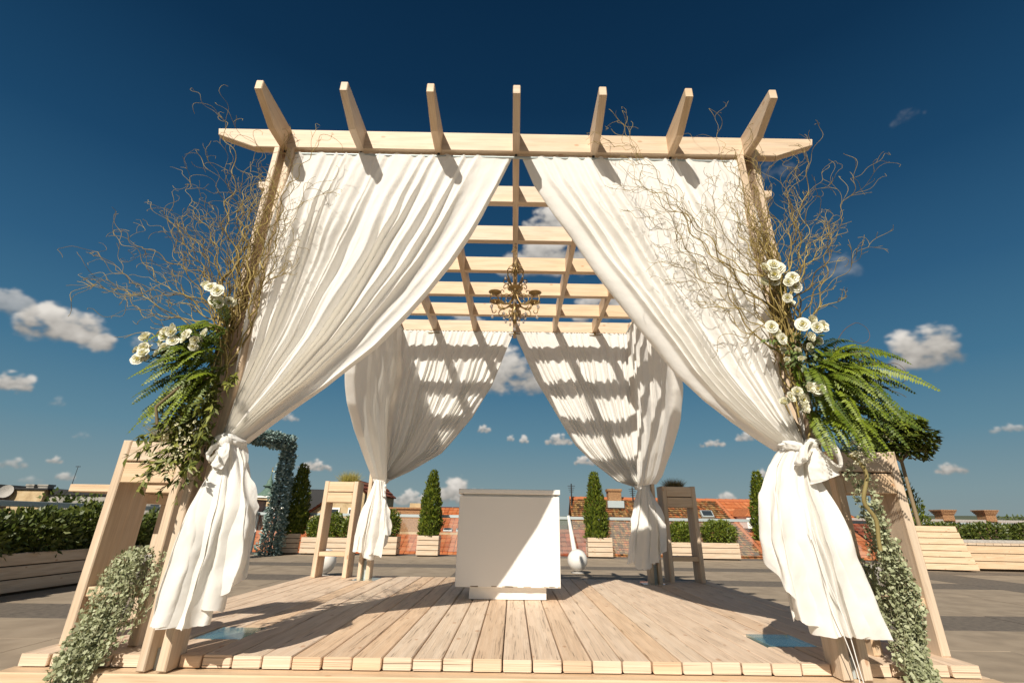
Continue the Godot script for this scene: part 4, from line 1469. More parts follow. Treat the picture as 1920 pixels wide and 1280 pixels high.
func stands() -> void:
	rng.seed = 44
	stand(Vector3(-1.892, 0, -0.22), 0.0, "wooden plant stand left of the front left post with silver trailing plant")
	stand(Vector3(1.892, 0, -0.22), 0.0, "wooden plant stand right of the front right post with long silver trailing plant")
	stand(Vector3(-1.845, 0, -3.18), 0.0, "sunlit wooden plant stand left of the back left post")
	stand(Vector3(1.815, 0, -3.18), 0.0, "partly shaded wooden plant stand right of the back right post")
	tuft(Vector3(-1.86, 0.89, -0.33), 0.17, 0.20, Color(0.30, 0.24, 0.09), Color(0.48, 0.42, 0.25), 71, "golden feathery grass tuft on the front left plant stand", 1100)
	tuft(Vector3(-1.80, 0.89, -3.29), 0.17, 0.17, Color(0.22, 0.22, 0.03), Color(0.42, 0.34, 0.10), 72, "golden green grass tuft on the back left plant stand", 1100)
	tuft(Vector3(1.80, 0.89, -3.29), 0.17, 0.14, Color(0.14, 0.115, 0.04), Color(0.28, 0.21, 0.085), 73, "dark brown green grass tuft on the back right plant stand", 1100)
	tuft(Vector3(1.86, 0.89, -0.33), 0.15, 0.11, Color(0.08, 0.09, 0.02), Color(0.22, 0.2, 0.08), 74, "low green grass tuft on the front right plant stand behind the fern", 500)


func altar() -> void:
	var h := thing("altar_table", "plain white box table on a recessed plinth in the middle of the deck", "table", Vector3(-0.012, 0, -1.77))
	var b := MB.new()
	b.box(Vector3(-0.403, 0.09, -0.56), Vector3(0.403, 0.737, 0.0), 0.004)
	obj("body", b, M.white, h)
	b = MB.new()
	b.box(Vector3(-0.296, 0.004, -0.50), Vector3(0.296, 0.0885, -0.055), 0.003)
	obj("plinth", b, M.white, h)
	b = MB.new()
	b.box(Vector3(-0.37, 0.7375, -0.52), Vector3(0.37, 0.7535, -0.03), 0.002)
	obj("spacer", b, M.white, h)
	b = MB.new()
	b.box(Vector3(-0.412, 0.754, -0.57), Vector3(0.410, 0.79, 0.01), 0.004)
	obj("top", b, M.white, h)
	# a few scuffs at the lower edge
	b = MB.new()
	rng.seed = 3
	for k in 16:
		var x := rng.randf_range(-0.39, 0.39)
		var w := rng.randf_range(0.004, 0.03)
		b.box(Vector3(x - w, 0.0915 + rng.randf() * 0.006, -0.001), Vector3(x + w, 0.099 + rng.randf() * 0.004, 0.0006), 0.0001)
	obj("scuffs", b, plain(Color(0.45, 0.38, 0.30), 0.8), h)


# ---------------------------------------------------------------- chandelier
func scroll(c: Vector2, r0: float, r1: float, a0: float, a1: float, m := 14) -> Array:
	var o := []
	for k in m:
		var t := float(k) / (m - 1)
		var r := lerpf(r0, r1, t)
		var a := lerpf(a0, a1, t)
		o.append(c + Vector2(cos(a), sin(a)) * r)
	return o


func rod2(b: MB, pl: Array, ang: float, r0: float, r1: float) -> void:  # a flat scroll turned about the stem
	var ps := PackedVector3Array()
	var rs := PackedFloat32Array()
	for k in pl.size():
		ps.append(Vector3(pl[k].x * cos(ang), pl[k].y, pl[k].x * sin(ang)))
		rs.append(lerpf(r0, r1, float(k) / (pl.size() - 1)))
	b.tube(ps, rs, 6)


func chandelier() -> void:
	var h := thing("chandelier", "small bronze scrollwork chandelier with crystal drops under the lattice roof", "chandelier", Vector3(0.006, 0, -1.14))
	# chain from the rafter
	var b := MB.new()
	for k in 9:
		var ps := PackedVector3Array()
		var rs := PackedFloat32Array()
		var y := 2.73 - k * 0.021
		for j in 11:
			var a := TAU * j / 10
			var p := Vector3(cos(a) * 0.007, y + sin(a) * 0.0135, 0)
			if k % 2:
				p = Vector3(0, p.y, p.x)
			ps.append(p)
			rs.append(0.0018)
		b.tube(ps, rs, 5, false)
	for j in 2:  # the spare loop of chain
		var ps := PackedVector3Array()
		var rs := PackedFloat32Array()
		for k in 12:
			var t := k / 11.0
			ps.append(Vector3(-0.03 * sin(PI * t) - 0.006 * j, 2.70 - 0.06 * sin(PI * t * 0.9) - 0.02 * t, 0.02 * sin(PI * t)))
			rs.append(0.0022)
		b.tube(ps, rs, 5)
	obj("chain", b, M.iron, h)
	b = MB.new()
	b.lathe(PackedVector2Array([Vector2(0.0, 1.985), Vector2(0.012, 1.995), Vector2(0.02, 2.02), Vector2(0.010, 2.05), Vector2(0.022, 2.08), Vector2(0.03, 2.10), Vector2(0.014, 2.13), Vector2(0.011, 2.2), Vector2(0.018, 2.24), Vector2(0.011, 2.28), Vector2(0.009, 2.42), Vector2(0.02, 2.47), Vector2(0.01, 2.5), Vector2(0.014, 2.53), Vector2(0.004, 2.565)]), Vector3.ZERO, 14)
	obj("stem", b, M.iron, h)
	# crown: leaf-like petals
	b = MB.new()
	for k in 8:
		var a := TAU * k / 8
		var d := Vector3(cos(a), 0, sin(a))
		b.leaf(Vector3(0, 2.475, 0) + d * 0.006, (d * 0.55 + Vector3.UP).normalized(), (d - Vector3.UP * 0.4), 0.06, 0.022, 0.3, -0.1)
		b.leaf(Vector3(0, 2.50, 0) + d * 0.004, (d * 0.25 + Vector3.UP).normalized(), (d - Vector3.UP * 0.4), 0.06, 0.018, 0.3, -0.1)
	obj("crown", b, shade_of(M.iron, Color(0.55, 0.42, 0.24)), h)
	for k in 6:
		var a := TAU * k / 6 + PI / 2
		b = MB.new()
		# main arm: out of the stem, down, up to the dish
		var arm := [Vector2(0.012, 2.26), Vector2(0.028, 2.20), Vector2(0.06, 2.15), Vector2(0.10, 2.14), Vector2(0.135, 2.155), Vector2(0.16, 2.185), Vector2(0.178, 2.203)]
		rod2(b, arm, a, 0.0072, 0.0055)
		rod2(b, scroll(Vector2(0.095, 2.185), 0.042, 0.007, -2.4, 4.6, 24), a, 0.0046, 0.0036)
		rod2(b, scroll(Vector2(0.125, 2.105), 0.038, 0.007, 2.3, -3.6, 22), a, 0.0046, 0.0036)
		# hook under the dish that carries the drop
		rod2(b, [Vector2(0.212, 2.2), Vector2(0.222, 2.165), Vector2(0.212, 2.13), Vector2(0.19, 2.122), Vector2(0.176, 2.136), Vector2(0.184, 2.15)], a, 0.0048, 0.0036)
		# upper scrolls
		rod2(b, [Vector2(0.012, 2.27), Vector2(0.035, 2.33), Vector2(0.07, 2.40), Vector2(0.075, 2.44)] + scroll(Vector2(0.045, 2.448), 0.03, 0.006, 0.0, 5.2, 20), a, 0.005, 0.0036)
		rod2(b, [Vector2(0.012, 2.28), Vector2(0.05, 2.30)] + scroll(Vector2(0.092, 2.335), 0.034, 0.006, 3.6, -2.8, 20), a, 0.0046, 0.0034)
		rod2(b, [Vector2(0.012, 2.26), Vector2(0.05, 2.245)] + scroll(Vector2(0.10, 2.27), 0.03, 0.006, -2.6, 3.6, 20), a + 0.52, 0.0046, 0.0034)
		rod2(b, [Vector2(0.01, 2.42), Vector2(0.02, 2.46)] + scroll(Vector2(0.042, 2.49), 0.026, 0.005, 3.4, -2.6, 18), a + 0.52, 0.0042, 0.003)
		# low scrolls
		rod2(b, [Vector2(0.014, 2.10), Vector2(0.04, 2.06)] + scroll(Vector2(0.07, 2.066), 0.032, 0.006, -2.9, 3.2, 20), a + 0.52, 0.0046, 0.0034)
		var ar := obj("arm", b, M.iron, h)
		b = MB.new()
		var o := Vector3(cos(a) * 0.184, 2.205, sin(a) * 0.184)
		b.lathe(PackedVector2Array([Vector2(0.0, 0.0), Vector2(0.02, 0.001), Vector2(0.04, 0.008), Vector2(0.052, 0.017), Vector2(0.05, 0.02), Vector2(0.038, 0.012), Vector2(0.014, 0.006), Vector2(0.013, 0.02), Vector2(0.0, 0.02)]), o, 20)
		obj("candle_dish", b, M.iron, ar)
		for q in [[0.212, 2.118, 0.0, 0.042], [0.10, 2.08, 0.0, 0.036], [0.07, 2.028, 0.52, 0.034], [0.085, 2.40, 0.26, 0.032]]:
			b = MB.new()
			var an: float = a + q[2]
			drop(b, Vector3(cos(an) * q[0], q[1], sin(an) * q[0]), q[3])
			obj("crystal_drop", b, M.crystal, h)
	b = MB.new()
	drop(b, Vector3(0, 1.975, 0), 0.05)
	obj("crystal_drop", b, M.crystal, h)


func drop(b: MB, o: Vector3, L: float) -> void:
	b.lathe(PackedVector2Array([Vector2(0.0, -L), Vector2(L * 0.2, -L * 0.88), Vector2(L * 0.29, -L * 0.68), Vector2(L * 0.2, -L * 0.4), Vector2(L * 0.06, -L * 0.12), Vector2(0.0, 0.0)]), o, 8)


# ---------------------------------------------------------------- terrace objects
func crate(called: String, label: String, at: Vector3, turn: float, w: float, d: float, tall: float, rows: int, group: String) -> Node3D:
	var h := thing(called, label, "planter", at, turn, group)
	var rh := tall / rows
	for k in rows:
		var y0 := 0.03 + k * rh
		for s in 2:
			var b := MB.new()
			b.box(Vector3(-w / 2, y0, d / 2 - 0.03 if s == 0 else -d / 2), Vector3(w / 2, y0 + rh - 0.012, d / 2 if s == 0 else -d / 2 + 0.03), 0.006, rv())
			obj("plank", b, M.wood_pale if s == 0 else M.wood, h)
			b = MB.new()
			var x := w / 2 - 0.034 if s == 0 else -w / 2 + 0.004
			b.box(Vector3(x, y0 + 0.001, -d / 2 + 0.032), Vector3(x + 0.03, y0 + rh - 0.013, d / 2 - 0.032), 0.006, rv())
			obj("end_plank", b, M.wood, h)
	var b2 := MB.new()
	b2.box(Vector3(-w / 2 + 0.04, 0.0, -d / 2 + 0.04), Vector3(w / 2 - 0.04, tall - 0.04, d / 2 - 0.04), 0.005)
	obj("soil", b2, M.soil, h)
	return h


func cone_tree(at: Vector3, tall: float, rad: float, sd: int, label: String, lean := 0.0, n := 5200, dark := 1.0) -> void:
	var h := thing("conifer", label, "conifer", at, 0.0, "columnar conifers in wooden planters")
	rng.seed = 300 + sd
	var f := noise(300 + sd, 1.4, 3)
	var b := MB.new()
	b.tint(Color(0.10, 0.07, 0.045))
	b.tube(PackedVector3Array([Vector3.ZERO, Vector3(lean * 0.5, tall * 0.5, 0), Vector3(lean, tall * 0.94, 0)]), PackedFloat32Array([0.04, 0.028, 0.01]), 7)
	obj("trunk", b, M.bark, h)
	b = MB.new()
	var prof := func(t: float) -> float:
		return rad * (0.82 + 0.12 * smoothstep(0.0, 0.2, t)) * pow(maxf(1.0 - t, 0.0), 0.22) * (1.0 - 0.40 * smoothstep(0.4, 0.95, t))
	# inner mass of twigs
	for k in n:
		var t := 1.0 - pow(1.0 - rng.randf() * 0.985, 0.62)
		if rng.randf() < 0.25:
			t = rng.randf()
		var a := rng.randf() * TAU
		var lump := 1.0 + 0.42 * f.get_noise_3d(cos(a) * 1.1, t * tall * 2.4, sin(a) * 1.1)
		var r: float = prof.call(t) * lump * (1.0 - 0.5 * pow(rng.randf(), 2.2))
		var out := Vector3(cos(a), 0, sin(a))
		var p := out * r + Vector3(lean * t, 0.01 + t * tall, 0)
		var d := (out * 0.65 + Vector3.UP * rng.randf_range(0.5, 1.5) + rdir() * 0.45).normalized()
		var g := rng.randf()
		b.tint(Color(0.06, 0.095, 0.010).lerp(Color(0.22, 0.25, 0.025), g * g) * dark)
		b.spray(p, d, (out + rdir() * 0.7).normalized(), rng.randf_range(0.05, 0.1), rng.randf_range(0.028, 0.05))
	obj("crown", b, M.leaf, h)


func bush(at: Vector3, w: Vector3, sd: int, label: String, group: String, n := 3600, a := Color(0.07, 0.105, 0.012), c := Color(0.21, 0.245, 0.025), L := 0.06) -> void:
	var h := thing("clipped_bush", label, "bush", at, 0.0, group)
	rng.seed = 400 + sd
	var f := noise(400 + sd, 1.6, 3)
	var b := MB.new()
	b.tint(Color(0.09, 0.065, 0.04))
	for k in 6:
		var e := Vector3(rng.randf_range(-0.6, 0.6) * w.x, w.y * 1.2, rng.randf_range(-0.6, 0.6) * w.z)
		b.tube(PackedVector3Array([Vector3(rng.randf_range(-0.1, 0.1), 0, 0), e * 0.5 + Vector3(0.02, 0, 0.01), e]), PackedFloat32Array([0.018, 0.012, 0.005]), 5)
	obj("stems", b, M.bark, h)
	b = MB.new()
	for k in n:
		var d := rdir()
		var lump := 1.0 + 0.3 * f.get_noise_3dv(d * 1.3)
		var q := 1.0 - 0.5 * pow(rng.randf(), 2.0)
		# a rounded block: superellipsoid
		var e := pow(pow(absf(d.x), 3.0) + pow(absf(d.y), 3.0) + pow(absf(d.z), 3.0), -1.0 / 3.0)
		var p := d * w * lump * q * lerpf(1.0, e, 0.55) + Vector3(0, w.y * 0.96, 0)
		if p.y < 0.0:
			p.y = rng.randf() * 0.06
		var g := rng.randf()
		b.tint(a.lerp(c, g * g))
		b.spray(p, (d + rdir() * 0.9 + Vector3.UP * 0.35).normalized(), (d + rdir() * 0.6).normalized(), L * rng.randf_range(0.7, 1.3), L * 0.55)
	obj("crown", b, M.leaf, h)


func terrace_things() -> void:
	rng.seed = 55
	var gp := "wooden planters along the back railing"
	crate("wooden_planter", "square wooden planter with tall conifer left of the altar table", Vector3(-2.14, T, -11.6), 0.02, 0.55, 0.5, 0.46, 4, gp)
	cone_tree(Vector3(-2.15, T + 0.43, -11.6), 1.62, 0.29, 1, "tall bright conifer standing left of the altar table")
	crate("wooden_planter", "square wooden planter with tall conifer right of the altar table", Vector3(2.31, T, -11.95), -0.04, 0.64, 0.55, 0.46, 4, gp)
	cone_tree(Vector3(2.25, T + 0.43, -11.95), 1.66, 0.31, 2, "tall conifer with narrow tip standing right of the altar table")
	crate("wooden_planter", "wooden planter at an angle with tall conifer beside the front right curtain", Vector3(7.05, T, -12.0 + 0.35), -0.5, 0.62, 0.55, 0.46, 4, gp)
	cone_tree(Vector3(6.7, T + 0.43, -11.7), 1.72, 0.33, 3, "tall conifer beside the front right curtain edge")
	crate("wooden_planter", "wooden planter with dark tall conifer behind the flower arch leg", Vector3(-5.85, T, -11.75), 0.35, 0.6, 0.6, 0.46, 4, gp)
	cone_tree(Vector3(-5.75, T + 0.43, -11.75), 1.75, 0.33, 4, "dark tall conifer directly right of the flower arch")
	crate("wooden_planter", "long low wooden planter with two round bushes behind the back right stand", Vector3(5.02, T, -11.85), -0.02, 1.75, 0.5, 0.38, 3, gp)
	var gb := "round clipped bushes in low planters"
	bush(Vector3(4.5, T + 0.33, -11.85), Vector3(0.33, 0.27, 0.24), 1, "round bright green bush seen between the legs of the back right stand", gb)
	bush(Vector3(5.5, T + 0.33, -11.85), Vector3(0.42, 0.30, 0.26), 2, "wide bright green bush right of the back right stand", gb, 4200)
	crate("wooden_planter", "long low wooden planter behind the back left stand", Vector3(-4.75, T, -11.75), 0.03, 1.3, 0.5, 0.38, 3, gp)
	bush(Vector3(-5.1, T + 0.33, -11.75), Vector3(0.24, 0.28, 0.2), 3, "dark green bush left of the back left stand leg", gb, 2400)
	bush(Vector3(-4.72, T + 0.33, -11.8), Vector3(0.26, 0.33, 0.2), 4, "green bush seen between the legs of the back left stand", gb, 2600)
	bush(Vector3(-4.28, T + 0.33, -11.75), Vector3(0.2, 0.27, 0.2), 5, "small green bush behind the right leg of the back left stand", gb, 2000)
	crate("wooden_planter", "small wooden planter mostly hidden by the back left curtain", Vector3(-3.28, T, -11.65), 0.02, 0.7, 0.5, 0.42, 3, gp)
	bush(Vector3(-3.22, T + 0.37, -11.65), Vector3(0.26, 0.34, 0.2), 6, "green bush right of the back left curtain's hem", gb, 2600)

	# globe lamps on the paving
	for d in [[Vector3(1.2, T, -7.51), "white globe lamp on the paving right of the altar table"], [Vector3(-3.02, T, -6.5), "white globe lamp on the paving behind the back left stand"]]:
		var h := thing("globe_lamp", d[1], "lamp", d[0], 0.0, "white globe lamps on the paving")
		var b := MB.new()
		var pr := PackedVector2Array()
		for k in 21:
			var a := -PI / 2 + PI * k / 20
			pr.append(Vector2(0.18 * cos(a), 0.215 + 0.182 * sin(a)))
		b.lathe(pr, Vector3.ZERO, 40)
		obj("globe", b, M.opal, h)
		b = MB.new()
		b.lathe(PackedVector2Array([Vector2(0.0, 0.0), Vector2(0.11, 0.0), Vector2(0.11, 0.018), Vector2(0.06, 0.03), Vector2(0.06, 0.06), Vector2(0.0, 0.06)]), Vector3.ZERO, 24)
		obj("base", b, M.pot, h)

	# slim tapered white post
	var h2 := thing("tapered_post", "slim tapered white post behind the globe lamp at the railing", "post", Vector3(1.62, T, -11.4))
	var b3 := MB.new()
	b3.tube(PackedVector3Array([Vector3(0, 0, 0), Vector3(-0.08, 0.5, -0.02), Vector3(-0.16, 1.0, -0.04)]), PackedFloat32Array([0.07, 0.055, 0.035]), 12)
	obj("shaft", b3, M.white, h2)
	b3 = MB.new()
	b3.lathe(PackedVector2Array([Vector2(0.0, 0.0), Vector2(0.16, 0.0), Vector2(0.16, 0.015), Vector2(0.0, 0.02)]), Vector3.ZERO, 20)
	obj("foot", b3, M.steel, h2)

	# flower arch with silvery leaves
	arch()

	# bar table behind the left stand
	h2 = thing("bar_table", "tall wooden bar table behind the front left plant stand", "table", Vector3(-3.13, T, -2.2))
	b3 = MB.new()
	for k in 5:
		b3 = MB.new()
		b3.box(Vector3(-0.64, 1.035, 0.2 - 0.1 * (k + 1) + 0.002), Vector3(0.6, 1.095, 0.2 - 0.1 * k - 0.002), 0.005, rv())
		obj("top_plank", b3, M.wood_warm, h2)
	for z in [0.12, -0.26]:
		b3 = MB.new()
		b3.box(Vector3(-0.10, 0.0, z - 0.04), Vector3(-0.02, 1.03, z + 0.04), 0.005, rv())
		obj("leg", b3, M.wood_pale, h2)
	b3 = MB.new()
	b3.box(Vector3(-0.095, 0.95, -0.218), Vector3(-0.025, 1.03, 0.078), 0.004, rv())
	obj("bearer", b3, M.wood, h2)
	b3 = MB.new()
	b3.box(Vector3(-0.095, 0.0, -0.218), Vector3(-0.025, 0.06, 0.078), 0.004, rv())
	obj("foot_bar", b3, M.wood, h2)

	# dark planter with hedge at the left
	crate("wooden_planter", "long shaded wooden planter with dark hedge at the left edge", Vector3(-6.0, T, -4.6), PI / 2, 6.8, 0.62, 0.42, 3, gp)
	var hd := [-1.9, -2.75, -3.6, -4.4, -5.2, -6.0, -6.9, -7.6]
	var hn := ["dark hedge bush outside the left picture edge", "dark hedge bush nearest to the left picture edge", "dark hedge bush second from the left edge", "dark hedge bush below the grey block's chimneys", "dark hedge bush left of the plant stand leg", "leafy hedge bush seen through the front left stand", "leafy hedge bush behind the bar table leg", "leafy hedge bush at the far end of the left planter"]
	for k in hd.size():
		bush(Vector3(-6.0, T + 0.36, hd[k]), Vector3(0.36, [0.27, 0.30, 0.24, 0.27, 0.30, 0.25, 0.28, 0.25][k], 0.46), 20 + k, hn[k], "dark hedge bushes in the left planter", 2400, Color(0.055, 0.08, 0.014), Color(0.14, 0.165, 0.025), 0.08)

	# slatted recliner end and long bench at right
	h2 = thing("slatted_backrest", "sloping slatted wooden bench end right of the front right stand", "bench", Vector3(9.15, T, -9.1), -0.25)
	for k in 7:
		b3 = MB.new()
		var t := k / 7.0
		var xa := 0.60 - 0.16 * t
		b3.box(Vector3(-0.62 - 0.02 * t, 0.03 + 0.123 * k, -0.02), Vector3(xa, 0.03 + 0.123 * (k + 1) - 0.01, 0.02), 0.005, rv(), Transform3D(Basis(Vector3.RIGHT, -0.16), Vector3.ZERO))
		obj("slat", b3, M.wood_warm, h2)
	b3 = MB.new()
	b3.box(Vector3(-0.6, 0.0, -0.3), Vector3(0.38, 0.8, -0.17), 0.01, rv())
	obj("frame", b3, M.wood, h2)
	h2 = thing("long_bench", "long low slatted wooden bench with grey top at the right edge", "bench", Vector3(11.6, T, -9.35), -0.12)
	for k in 3:
		b3 = MB.new()
		b3.box(Vector3(-1.85, 0.05 + 0.15 * k, 0.27), Vector3(2.2, 0.05 + 0.15 * (k + 1) - 0.012, 0.31), 0.005, rv())
		obj("slat", b3, M.wood_warm, h2)
	for k in 24:
		b3 = MB.new()
		b3.box(Vector3(-1.85 + 0.17 * k, 0.505, -0.15), Vector3(-1.85 + 0.17 * k + 0.163, 0.545, 0.32), 0.005, rv())
		obj("top_slat", b3, M.wood_pale, h2)
	b3 = MB.new()
	b3.box(Vector3(-1.85, 0.5, -0.55), Vector3(2.2, 0.6, -0.16), 0.006, rv())
	obj("back_ledge", b3, M.pot, h2)
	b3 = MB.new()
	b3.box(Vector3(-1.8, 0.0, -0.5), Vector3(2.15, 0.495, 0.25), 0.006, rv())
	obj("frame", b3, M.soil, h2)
	for k in 4:
		bush(Vector3(10.35 + 0.85 * k, T + 0.42, -10.2 + 0.1 * k), Vector3(0.55, 0.26, 0.3), 40 + k, ["dark round bush behind the left end of the long bench", "dark round bush second from the left behind the long bench", "dark round bush behind the long bench near the right edge", "dark bush behind the long bench past the right edge"][k], "dark bushes behind the long bench", 2600, Color(0.055, 0.08, 0.014), Color(0.14, 0.165, 0.025), 0.07)
	cone_tree(Vector3(9.6, T, -10.6), 2.35, 0.62, 9, "broad dark conifer behind the trunk of the round headed tree")
	round_tree()
	# grey flower pots in the front stands
	for d in [[Vector3(-1.86, 0.2395, -0.33), "small grey pot with trailing silver plant on the left stand's rung"], [Vector3(1.84, 0.2395, -0.33), "small grey pot with trailing silver plant on the right stand's rung"]]:
		var p := thing("flower_pot", d[1], "pot", d[0], 0.0, "grey pots on the stand rungs")
		var b := MB.new()
		b.lathe(PackedVector2Array([Vector2(0.0, 0.0), Vector2(0.05, 0.0), Vector2(0.068, 0.11), Vector2(0.074, 0.112), Vector2(0.074, 0.13), Vector2(0.064, 0.13), Vector2(0.06, 0.112), Vector2(0.0, 0.11)]), Vector3.ZERO, 24)
		obj("pot", b, M.pot, p)
		b = MB.new()
		b.lathe(PackedVector2Array([Vector2(0.0, 0.108), Vector2(0.059, 0.112), Vector2(0.0, 0.122)]), Vector3.ZERO, 14)
		obj("soil", b, M.soil, p)


func round_tree() -> void:
	var h := thing("round_tree", "round headed maple like tree with slim trunk behind the right plant stand", "tree", Vector3(9.2, T, -9.6))
	rng.seed = 77
	var b := MB.new()
	b.tint(Color(0.24, 0.18, 0.10))
	b.tube(PackedVector3Array([Vector3(0.02, 0, 0), Vector3(0, 1.2, 0.02), Vector3(0.03, 2.35, 0)]), PackedFloat32Array([0.05, 0.042, 0.036]), 9)
	for k in 9:
		var a := TAU * k / 9 + rng.randf()
		var e := Vector3(cos(a) * 0.55, 2.6 + rng.randf() * 0.5, sin(a) * 0.45)
		b.tube(PackedVector3Array([Vector3(0.02, 2.25, 0), Vector3(0.02, 2.45, 0) + Vector3(e.x, 0, e.z) * 0.35, e]), PackedFloat32Array([0.022, 0.015, 0.006]), 5)
	obj("trunk", b, M.bark, h)
	b = MB.new()
	var f := noise(18, 1.2, 3)
	for k in 2300:
		var d := rdir()
		if d.y < -0.7:
			d.y *= -0.6
		d = d.normalized()
		var q := (1.0 - 0.55 * pow(rng.randf(), 1.8)) * (1.0 + 0.30 * f.get_noise_3dv(d * 1.4))
		var p := Vector3(0.05, 2.78, 0) + d * Vector3(0.78, 0.60, 0.7) * q
		var g := rng.randf()
		b.tint(Color(0.05, 0.075, 0.012).lerp(Color(0.15, 0.17, 0.022), g * g))
		var dir := (Vector3(d.x, -0.25, d.z) + rdir() * 0.5).normalized()
		b.leaf(p, dir, (d + Vector3.UP * 1.1 + rdir() * 0.4).normalized(), rng.randf_range(0.10, 0.17), rng.randf_range(0.09, 0.14), 0.2, 0.15)
	obj("crown", b, M.leaf, h)


func arch() -> void:
	var h := thing("flower_arch", "tall arch wrapped in silvery blue leaves at left near the back railing", "arch", Vector3.ZERO)
	var p0 := Vector3(-5.97, T, -11.1)
	var p1 := Vector3(-5.97, 2.38, -11.1)
	var p2 := Vector3(-6.55, 2.36, -9.0)
	var p3 := Vector3(-6.55, T, -9.0)
	var b := MB.new()
	for e in [[p0, p1], [p1, p2], [p2, p3]]:
		b.tube(PackedVector3Array([e[0], e[1]]), PackedFloat32Array([0.035, 0.035]), 8)
	obj("frame", b, M.dark, h)
	rng.seed = 66
	var f := noise(66, 1.1, 3)
	var names := ["leg_garland", "top_garland", "leg_garland"]
	var i := 0
	for e in [[p0, p1, 1], [p1, p2, 0], [p3, p2, 1]]:
		b = MB.new()
		var a: Vector3 = e[0]
		var c: Vector3 = e[1]
		var ax := (c - a).normalized()
		var s := ax.cross(Vector3(0.3, 0.2, 0.9)).normalized()
		var s2 := s.cross(ax)
		for k in 4200:
			var t := rng.randf()
			var an := rng.randf() * TAU
			var d := s * cos(an) + s2 * sin(an)
			var rad := 0.19 * (1.0 + 0.5 * f.get_noise_3d(t * 9.0, cos(an), sin(an)))
			if e[2] == 1:
				rad *= 1.45 - 0.75 * t
			else:
				rad *= 0.85
			var p := a.lerp(c, t) + d * rad * (1.0 - 0.5 * pow(rng.randf(), 1.7))
			if p.y < T + 0.01:
				p.y = T + 0.02
			var g := rng.randf()
			b.tint(Color(0.10, 0.17, 0.16).lerp(Color(0.55, 0.66, 0.60), g * g))
			b.spray(p, (d + rdir() * 0.9).normalized(), (d + rdir() * 0.6).normalized(), rng.randf_range(0.05, 0.1), rng.randf_range(0.035, 0.06))
		obj(names[i], b, M.silver, h)
		i += 1


# ---------------------------------------------------------------- flower arrangements
func willow(b: MB, base: Vector3, tip: Vector3, r0: float, twigs: int) -> void:
	var L := base.distance_to(tip) * 1.1
	_wand(b, base, (tip - base).normalized(), L, r0, 0.5, twigs)


func _wand(b: MB, base: Vector3, dir: Vector3, L: float, r0: float, curl: float, twigs: int) -> void:
	var e1 := dir.cross(Vector3(0.2, 0.3, 0.9)).normalized()
	var e2 := dir.cross(e1)
	var k1 := TAU / rng.randf_range(0.13, 0.24)
	var k2 := TAU / rng.randf_range(0.15, 0.30)
	var k3 := TAU / rng.randf_range(0.5, 0.9)
	var f1 := rng.randf() * TAU
	var f2 := rng.randf() * TAU
	var f3 := rng.randf() * TAU
	var ps := PackedVector3Array()
	var rs := PackedFloat32Array()
	var p := base
	var m := int(maxf(L / 0.02, 6))
	var sg := 1.0 if rng.randf() < 0.5 else -1.0
	for k in m + 1:
		var s := float(k) / m
		ps.append(p)
		rs.append(maxf(r0 * (1.0 - 0.8 * s), 0.0011))
		var d := s * L
		var a := curl * (0.35 + 1.25 * s)
		var q := dir + e1 * (a * sin(k1 * d + f1) + 0.3 * sin(k3 * d + f3)) + e2 * (a * sin(k2 * d + f2) + 0.25 * cos(k3 * d + f3))
		if s > 0.82:  # the tips curl round
			var w := (s - 0.82) / 0.18 * 3.0 * sg
			q = q * cos(w) + e1 * sin(w) * 0.8 + e2 * sin(w) * 0.3
		p += q.normalized() * (L / m)
	var g := rng.randf()
	b.tint(Color(0.18, 0.125, 0.04).lerp(Color(0.42, 0.32, 0.10), g))
	b.tube(ps, rs, 6 if r0 > 0.003 else 4)
	for t in twigs:
		var k := int(m * rng.randf_range(0.25, 0.92))
		var td := (ps[mini(k + 1, m)] - ps[maxi(k - 1, 0)]).normalized()
		var dd := (td + dir * 0.5 + rdir() * 0.85).normalized()
		_wand(b, ps[k], dd, L * rng.randf_range(0.16, 0.42) * (1.0 - 0.45 * k / m), maxf(rs[k] * 0.6, 0.0013), curl * 1.15, 2 if twigs > 5 and rng.randf() < 0.55 else 0)


func frond(base: Vector3, tip: Vector3, arch_up: float, wide: float, g: float) -> MB:
	var b := MB.new()
	var L := base.distance_to(tip)
	var mid := (base + tip) * 0.5 + Vector3(0, arch_up * L, 0.06 * L)
	var cnt := int(L / 0.0095)
	var ps := PackedVector3Array()
	var rs := PackedFloat32Array()
	for k in cnt + 1:
		var t := float(k) / cnt
		ps.append(base.lerp(mid, t).lerp(mid.lerp(tip, t), t))
		rs.append(0.0024 * (1.0 - 0.8 * t))
	b.tint(Color(0.14, 0.17, 0.03))
	b.tube(ps, rs, 4)
	var roll := rng.randf_range(-0.6, 0.6)
	for k in range(int(cnt * 0.12), cnt):
		var t := float(k) / cnt
		var tg := (ps[k + 1] - ps[k]).normalized()
		var up := (Vector3(0, 0.75, 0.8) + Vector3(roll, 0, 0)).normalized()
		var sd := tg.cross(up).normalized()
		var nn := sd.cross(tg).normalized()
		var len := wide * pow(sin(PI * clampf(0.10 + 0.88 * t, 0, 1)), 0.7) * (1.0 - 0.35 * t)
		for s in [-1.0, 1.0]:
			var c := Color(0.045, 0.085, 0.008).lerp(Color(0.19, 0.245, 0.015), clampf(g + rng.randf_range(-0.25, 0.25), 0, 1))
			b.tint(c)
			b.leaf(ps[k], (sd * s + tg * 0.28 - nn * rng.randf_range(0.1, 0.4) + rdir() * 0.12).normalized(), nn, len * rng.randf_range(0.75, 1.12), 0.0125, 0.15, 0.12)
	return b


